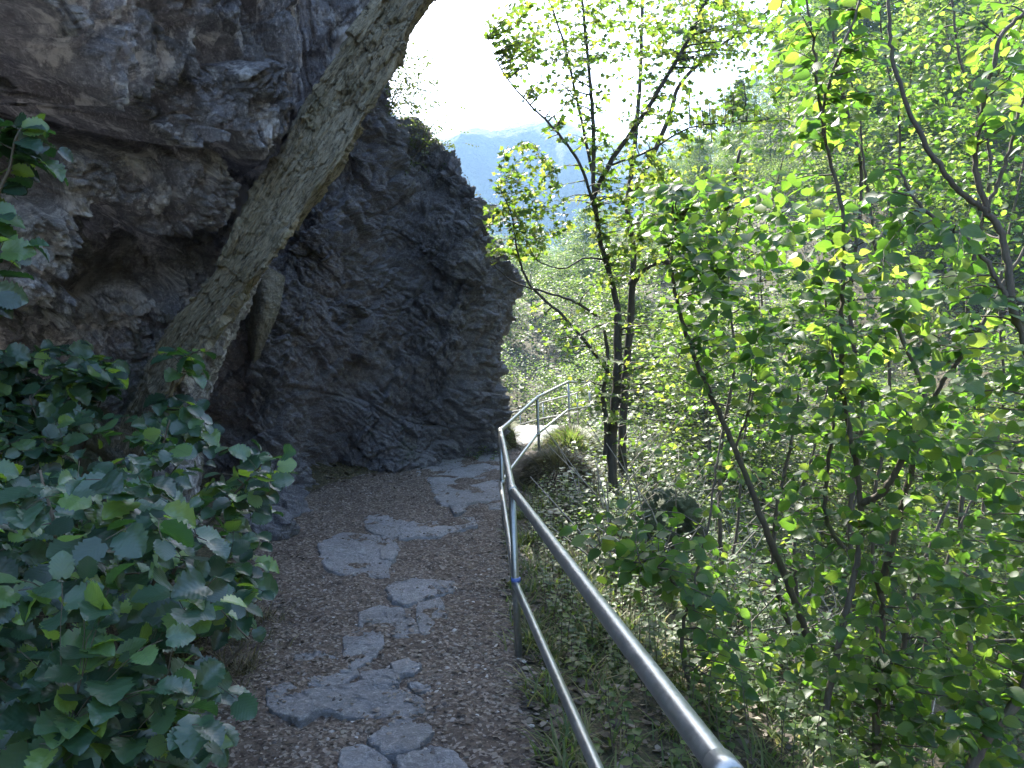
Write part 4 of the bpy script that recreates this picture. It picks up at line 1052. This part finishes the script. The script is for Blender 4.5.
# domed tuft clumps by the bend
def dome(cx, cy, rx, ry, h, n, mat, lab, lean=.8, s0=.12, s1=.28):
    a = rng.random(n) * 6.283; r = np.sqrt(rng.random(n)); x = cx + np.cos(a) * r * rx; y = cy + np.sin(a) * r * ry
    z = H(x, y) + h * (1 - r ** 2) ** .5
    ax = np.stack([np.cos(a) * r * lean + (rng.random(n) - .5) * .5, np.sin(a) * r * lean + (rng.random(n) - .5) * .5, 1.0 - .6 * r], -1)
    nm = np.stack([-np.cos(a), -np.sin(a), .6 + 0 * a], -1)
    o = leaves('grass_blades', 'blade', np.stack([x, y, z], -1), ax, nm, s0 + (s1 - s0) * rng.random(n), M[mat], curl=1.8)
    # the soil hummock under it
    na, nr = 28, 7; V = []; 
    for q in range(nr):
        f = q / (nr - 1); aa = np.arange(na) / na * 6.283; X_ = cx + np.cos(aa) * f * rx * 1.02; Y_ = cy + np.sin(aa) * f * ry * 1.02
        V.append(np.stack([X_, Y_, H(X_, Y_) + (h - .01) * (1 - f ** 2) ** .5 * (1 + .1 * np.sin(aa * 3)) - .05 * (f == 1)], -1))
    V = np.array(V).reshape(-1, 3); i = np.arange(nr - 1)[:, None] * na + np.arange(na)[None, :]; j = np.arange(nr - 1)[:, None] * na + (np.arange(na)[None, :] + 1) % na
    hm = mesh_from('hummock', V, [np.stack([i, i + na, j + na, j], -1).reshape(-1, 4)], M['ground'], smooth=True)
    r_ = empty('grass_tussock', (cx, cy, Hs(cx, cy))); rel(o, r_); rel(hm, r_)
    return tag(r_, lab, 'grass tussock', 'grass tussocks by the railing')
dome(.62, 10.4, .55, .7, .30, 2600, 'drygrass', 'dark drooping grass tussock outside the bend of the railing', .9)
dome(.95, 12.2, .55, .7, .38, 1800, 'grass', 'lighter green tussock behind the dark one beyond the railing')
dome(-.25, 13.2, .35, .45, .38, 1500, 'grass', 'round grass tussock hugging the right foot of the rock wall', .8)
# herbs beyond rail
def herbs(name, xs, ys, h0, h1, leafs, ls, lab, mat='herb', kind='hazel_lo'):
    pos, ax, nm, sz = [], [], [], []
    T_ = Tubes()
    for x, y in zip(xs, ys):
        z = Hs(x, y); h = h0 + (h1 - h0) * rng.random(); tip = np.array([x, y, z]) + np.array([(rng.random() - .5) * .3 * h, (rng.random() - .5) * .3 * h, h])
        b = np.array([x, y, z - .02]); T_.add([b, (b + tip) / 2 + (rng.random(3) - .5) * .02, tip], [.003, .0025, .0015], 4, cap=False)
        for q in range(leafs):
            f = .3 + .7 * (q + 1) / leafs; a = q * 2.4 + rng.random(); c_ = b + (tip - b) * f
            pos.append(c_); ax.append([math.cos(a), math.sin(a), .15 - .3 * rng.random()]); nm.append([.4 * (rng.random() - .5), -.2 + .4 * (rng.random() - .5), 1]); sz.append(ls * (.6 + .6 * rng.random()))
    root = empty(name, (float(xs[0]), float(ys[0]), Hs(xs[0], ys[0])))
    rel(leaves('herb_leaves', kind, np.array(pos), np.array(ax), np.array(nm), np.array(sz), M[mat]), root); rel(T_.build('herb_stalks', M['twig']), root)
    for ch in root.children: ch['kind'] = 'stuff'
    return tag(root, lab, 'undergrowth', kind='stuff')
y = 1.6 + 9 * rng.random(1100) ** .8; x = np.interp(y, PY, PR) + .25 + 2.8 * rng.random(1100)
herbs('undergrowth', x, y, .06, .42, 9, .045, 'low leafy weeds on the steep bank outside the railing')
y = 7.5 + 9 * rng.random(700); x = np.interp(y, PY, PR) + .45 + 3.5 * rng.random(700)
herbs('undergrowth', x, y, .15, .5, 8, .08, 'light green weeds on the bank beyond the bend')
hx = np.array([(-.55) + .25 * rng.normal() for _ in range(26)]); hy = 12.0 + .25 * rng.normal(0, 1, 26)
herbs('undergrowth', hx, hy, .08, .22, 6, .05, 'small green weeds at the foot of the rock wall')

# fern
def fern(c, n, L_, label):
    pos, ax, nm, sz = [], [], [], []; T_ = Tubes(); c = np.array(c)
    for k in range(n):
        a = k * 6.283 / n + rng.random() * .5; l = L_ * (.7 + .4 * rng.random()); h = np.array([math.cos(a), math.sin(a), 0])
        t = np.linspace(0, 1, 24)[:, None]; q = c + h * l * t * .8 + np.array([0, 0, 1]) * l * (.9 * t - .75 * t ** 2)
        T_.add(q, np.linspace(.003, .001, 24), 4, cap=False); lat = np.array([-math.sin(a), math.cos(a), 0])
        for i in range(3, 24):
            for sgn in (-1, 1):
                pos.append(q[i]); ax.append(sgn * lat + .35 * h + np.array([0, 0, -.15])); nm.append([-.2 * h[0], -.2 * h[1], 1]); sz.append(l * .26 * math.sin(math.pi * (.12 + .86 * i / 24)) )
    root = empty('fern', tuple(c)); rel(leaves('fronds', 'blade2', np.array(pos), np.array(ax), np.array(nm, float), np.array(sz), M['herb']), root); rel(T_.build('stalks', M['twig']), root)
    return tag(root, label, 'fern')
TPL['blade2'] = (np.array([(-.08, 0, 0), (.08, 0, 0), (-.11, .45, -.03), (.11, .45, -.03), (0, 1, -.12)], float), np.array([[0, 1, 3, 2], [2, 3, 4, 4]]), np.zeros((5, 2)))
TPL['blade2'] = (TPL['quad'][0] * np.array([.45, 1, 1]), TPL['quad'][1], TPL['quad'][2])
q = hit(648, 700); fern(q + np.array([0, 0, -.02]), 8, .42, 'small green fern among dry grass under the near end of the top rail')
q = hit(575, 640); fern(q + np.array([0, 0, -.02]), 6, .26, 'tiny fern beside the post foot on the outer side of the railing')

# mossy boulders
def boulder(c, r, label, s, mat='boulder'):
    nu, nv = 90, 56; u = np.arange(nu) / nu * 6.2832; v = np.linspace(0, math.pi, nv)
    UU, VV = np.meshgrid(u, v); D = np.stack([np.cos(UU) * np.sin(VV), np.sin(UU) * np.sin(VV), np.cos(VV)], -1).reshape(-1, 3)
    fv, fe = facets(D * 1.5 + s, s, .5)
    rr = 1 + .13 * fv + .12 * fbm(D * 2.2 + s, 5, s + 3) + .04 * fbm(D * 9 + s, 3, s + 8)
    V = np.array(c) + D * rr[:, None] * np.array(r)
    i = np.arange(nv - 1)[:, None] * nu + np.arange(nu)[None, :]; j = np.arange(nv - 1)[:, None] * nu + (np.arange(nu)[None, :] + 1) % nu
    o = mesh_from('mossy_boulder', V, [np.stack([i, i + nu, j + nu, j], -1).reshape(-1, 4)], M[mat], smooth=True)
    return tag(o, label, 'boulder')
boulder(P(672, 490, 8.6) - np.array([0, 0, .34]), (.33, .36, .36), 'dark mossy boulder in the undergrowth right of the maple trunk', 700)
boulder(gpt(.38, 12.9) + np.array([.1, 0, .0]), (.16, .15, .13), 'small dark stone lying outside the railing by the far path', 720)
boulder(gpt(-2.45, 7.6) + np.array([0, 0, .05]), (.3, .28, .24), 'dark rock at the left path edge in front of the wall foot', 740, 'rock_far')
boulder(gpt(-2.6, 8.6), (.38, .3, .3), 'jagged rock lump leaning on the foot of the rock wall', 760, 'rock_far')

# ------------------------------------------------------------------ woods across the valley
def copy_thing(o, loc, rz, sc):
    c = o.copy(); COL.objects.link(c); c.location = loc; c.rotation_euler = (0, 0, rz); c.scale = (sc, sc, sc * (.9 + .25 * random.random()))
    for ch in o.children:
        d = ch.copy(); COL.objects.link(d); d.parent = c
    return c
def far_tree(name, h, r, nleaf, lsz, seed, conical=False, trunk_r=.14, low=.25):
    g = np.random.default_rng(seed); T_ = Tubes(); cl = []
    tr = np.array([[0, 0, -.5], [.1, 0, h * .3], [-.1, .1, h * .6], [.05, 0, h * .95]]); c = curve(tr, 5)
    T_.add(c, np.linspace(trunk_r, trunk_r * .15, len(c)), 7)
    nb = 46
    for k in range(nb):
        f = low + (1 - low) * (k + g.random()) / nb; p0 = np.array([np.interp(f * h, c[:, 2], c[:, i]) for i in range(3)])
        a = k * 2.4 + g.random(); ext = r * ((1 - f) * 1.25 + .12 if conical else math.sin(math.pi * min(1, (f - low) / (1.12 - low) * .95 + .1)) ** .6) * (.55 + .6 * g.random())
        up_ = .0 if conical else .45
        p1 = p0 + np.array([math.cos(a) * ext, math.sin(a) * ext, ext * up_ * (.4 + g.random())]); mid = (p0 + p1) / 2 + np.array([0, 0, ext * .1])
        T_.add([p0, mid, p1], [trunk_r * .3 * (1 - f * .6), trunk_r * .16, .012], 4, cap=False)
        for q in range(5):
            ff = .35 + .65 * (q + 1) / 5; pc = p0 + (p1 - p0) * ff + g.normal(0, ext * .16, 3); cl.append((pc, ext * .30 + .12))
    cl_p = np.array([q[0] for q in cl]); cl_r = np.array([q[1] for q in cl])
    k = g.integers(0, len(cl), nleaf); off = g.normal(0, 1, (nleaf, 3)); off = off / (np.linalg.norm(off, axis=1)[:, None] + 1e-6) * (g.random(nleaf)[:, None] ** .5)
    pos = cl_p[k] + off * cl_r[k][:, None] * np.array([1, 1, .55])
    a = g.random(nleaf) * 6.283; ax = np.stack([np.cos(a), np.sin(a), -.3 + .4 * g.random(nleaf)], -1); nm = np.stack([g.normal(0, .5, nleaf), g.normal(0, .5, nleaf), np.ones(nleaf)], -1)
    clr = g.random(len(cl))
    root = empty(name, (0, 0, 0))
    o1 = T_.build('trunk', M['bark_far']); o1.parent = root
    o2 = leaves('crown', 'quad', pos, ax, nm, lsz * (.6 + .8 * g.random(nleaf)), M['farleaf'], rnd=np.clip(clr[k] * .6 + .4 * g.random(nleaf), 0, 1)); o2.parent = root
    return root
protos = [far_tree('broadleaf_tree', 11, 3.2, 13000, .17, 1), far_tree('broadleaf_tree', 8.5, 2.6, 11000, .15, 2), far_tree('broadleaf_tree', 13, 2.6, 14000, .17, 3, True)]
shr = [far_tree('shrub', 2.6, 1.15, 5200, .075, 4, False, .035, .06), far_tree('shrub', 1.9, 1.2, 4600, .07, 5, False, .03, .05), far_tree('shrub', 3.6, 1.0, 4200, .085, 6, False, .04, .12)]
used = set()
def place(lst, k, px, Y, sc, label, cat, group, sink=0.0):
    x = (px - 512) / F * Y; z = Hs(x, Y) - sink; o = lst[k % len(lst)]; rz = random.random() * 6.28
    if id(o) not in used:
        used.add(id(o)); o.location = (x, Y, z); o.rotation_euler = (0, 0, rz); o.scale = (sc, sc, sc); c = o
    else:
        c = copy_thing(o, (x, Y, z), rz, sc)
    tag(c, label, cat, group)
T_LAB = ['pale green broadleaf tree in the sunlit wood across the valley', 'rounded light green tree in the wood across the valley', 'tall narrow pale tree in the wood across the valley']
placed = []
random.seed(21)
k = 0
for px, Y, kk, sc in [(1010, 26, 1, 1.0), (950, 30, 0, 1.05), (890, 34, 2, .9), (1060, 32, 0, 1.2), (840, 38, 1, 1.0), (980, 42, 2, 1.1), (900, 46, 0, 1.2), (1040, 44, 1, 1.2),
                      (860, 55, 2, 1.1), (940, 58, 0, 1.2), (1010, 60, 1, 1.4), (1080, 55, 2, 1.2), (830, 66, 1, 1.0), (900, 72, 0, 1.3), (970, 76, 2, 1.3), (800, 60, 0, .95), (770, 50, 1, .65), (850, 48, 1, 1.1), (815, 72, 2, 1.2), (830, 50, 2, .9), (790, 100, 1, 1.2),
                      (740, 64, 2, .7), (700, 56, 1, .6), (670, 70, 0, .7), (640, 60, 1, .4), (600, 75, 0, .35), (560, 66, 1, .3), (520, 78, 2, .3), (480, 70, 0, .3), (580, 62, 1, .3), (630, 66, 2, .35), (540, 90, 0, .35), (615, 88, 1, .4),
                      (780, 85, 2, .9), (730, 95, 0, .8), (690, 90, 1, .8), (650, 105, 2, .5), (610, 100, 1, .4), (570, 110, 0, .45), (530, 105, 1, .4), (490, 100, 2, .4), (840, 95, 0, 1.2), (880, 100, 2, 1.2), (930, 105, 1, 1.5),
                      (820, 130, 1, 1.2), (760, 140, 0, 1.0), (710, 150, 1, 1.0), (660, 150, 2, .7), (620, 155, 0, .6), (580, 150, 1, .6), (540, 160, 0, .55), (500, 150, 1, .6), (600, 200, 1, 1.3), (550, 210, 0, 1.3), (650, 205, 0, 1.3), (700, 215, 1, 1.3), (750, 210, 0, 1.2)]:
    place(protos, kk, px, Y, sc, T_LAB[kk], 'tree', 'trees in the wood across the valley', .3)
S_LAB = ['bushy pale green shrub on the sunlit slope beyond the railing', 'low spreading sunlit shrub on the slope beyond the railing', 'tall loose sunlit shrub on the slope beyond the railing']
for k in range(135):
    Y = 13 + 34 * random.random() ** 1.25 if k < 95 else random.uniform(46, 75); px = random.uniform(470, 1060 if k < 95 else 760)
    x = (px - 512) / F * Y
    if x < np.interp(Y, PY, PR) + 1.3 and Y < 31: continue
    kk = k % 3; place(shr, kk, px, Y, random.uniform(.8, 1.5), S_LAB[kk], 'shrub', 'shrubs on the slope beyond the railing')
# ground cover of the far slope
n = 52000; Yc = 12 + 60 * rng.random(n) ** 1.3; pxc = 440 + 640 * rng.random(n); xc = (pxc - 512) / F * Yc
ok = (xc > np.interp(np.clip(Yc, 0, 34), PY, PR) + .5) | (Yc > 32)
xc, Yc = xc[ok], Yc[ok]; n = len(xc); zc = H(xc, Yc) + .5 * rng.random(n) ** 1.5
a = rng.random(n) * 6.283
tag(leaves('undergrowth', 'quad', np.stack([xc, Yc, zc], -1), np.stack([np.cos(a), np.sin(a), .3 * rng.normal(0, 1, n)], -1), np.stack([rng.normal(0, .4, n), -.3 + rng.normal(0, .4, n), np.ones(n)], -1), (.05 + .004 * Yc) * (.7 + .7 * rng.random(n)), M['farleaf']),
    'pale green ground cover on the sunlit slope across the valley', 'undergrowth', kind='stuff')
# bare twigs and dead sticks on the slope
T_ = Tubes()
for k in range(900):
    Y = 6 + 22 * rng.random(); px = 520 + 420 * rng.random(); x = (px - 512) / F * Y
    if x < np.interp(Y, PY, PR) + .7: continue
    z = Hs(x, Y); a = rng.random() * 6.283; l = .5 + 1.3 * rng.random(); e = np.array([math.cos(a) * l * .6, math.sin(a) * l * .4, l * (.1 + .8 * rng.random())])
    b = np.array([x, Y, z]); T_.add([b, b + e * .5 + (rng.random(3) - .5) * .15, b + e], [.011, .007, .004], 4, cap=False)
tag(T_.build('brushwood', M['brush']), 'tangle of thin bare sticks among the weeds on the slope', 'brushwood', kind='stuff')

# ------------------------------------------------------------------ haze
HAZE = True
if HAZE:
    m, nt, out = newmat('valley_haze')
    pv = N(nt, 'ShaderNodeVolumePrincipled'); pv.inputs['Color'].default_value = (.38, .62, 1, 1); pv.inputs['Density'].default_value = .0005
    pv.inputs['Anisotropy'].default_value = .2; L(nt, pv.outputs[0], out.inputs['Volume'])
    lo = np.array([-1200, -400, -260.]); hi = np.array([1500, 1900, 330.])
    V = np.array([[x, y, z] for x in (lo[0], hi[0]) for y in (lo[1], hi[1]) for z in (lo[2], hi[2])])
    Q = np.array([[0, 1, 3, 2], [4, 6, 7, 5], [0, 4, 5, 1], [2, 3, 7, 6], [0, 2, 6, 4], [1, 5, 7, 3]])
    tag(mesh_from('haze', V, [Q], m), 'thin blue haze filling the valley', 'haze', kind='stuff')

# ------------------------------------------------------------------ light, sky, camera
SUN_AZ, SUN_EL = -20.0, 47.0          # degrees from straight ahead (left negative), above the horizon
w = bpy.data.worlds.new('World'); SC.world = w; w.use_nodes = True
nt = w.node_tree; nt.nodes.clear()
sky = nt.nodes.new('ShaderNodeTexSky'); sky.sky_type = 'NISHITA'; sky.sun_disc = False
sky.sun_elevation = math.radians(SUN_EL); sky.sun_rotation = math.radians(SUN_AZ % 360); sky.dust_density = 2.0; sky.air_density = 1.0
bg = nt.nodes.new('ShaderNodeBackground'); bg.inputs[1].default_value = .15
wo = nt.nodes.new('ShaderNodeOutputWorld'); nt.links.new(sky.outputs[0], bg.inputs[0]); nt.links.new(bg.outputs[0], wo.inputs[0])
sl = bpy.data.lights.new('sun', 'SUN'); sl.energy = 3.9; sl.angle = math.radians(.5); sl.color = (1, .95, .86)
so = bpy.data.objects.new('sun', sl); COL.objects.link(so)
az, el = math.radians(SUN_AZ), math.radians(SUN_EL)
sd = Vector((math.sin(az) * math.cos(el), math.cos(az) * math.cos(el), math.sin(el)))
so.rotation_euler = sd.to_track_quat('Z', 'Y').to_euler(); so.location = (0, 0, 30)

cam = bpy.data.cameras.new('camera'); co = bpy.data.objects.new('camera', cam); COL.objects.link(co)
cam.sensor_width = 36; cam.lens = 36 * F / 1024; cam.clip_end = 6000; cam.clip_start = .05
co.location = (0, 0, CAMZ); co.rotation_euler = (math.radians(90), 0, 0); SC.camera = co

SC.view_settings.view_transform = 'Standard'; SC.view_settings.look = 'None'; SC.view_settings.gamma = 1
SC.view_settings.exposure = 2.72
cy = SC.cycles
cy.use_denoising = True
cy.max_bounces = 8; cy.diffuse_bounces = 4; cy.glossy_bounces = 3; cy.transmission_bounces = 5; cy.transparent_max_bounces = 8; cy.volume_bounces = 0
cy.sample_clamp_indirect = 6
cy.denoising_prefilter = 'ACCURATE'
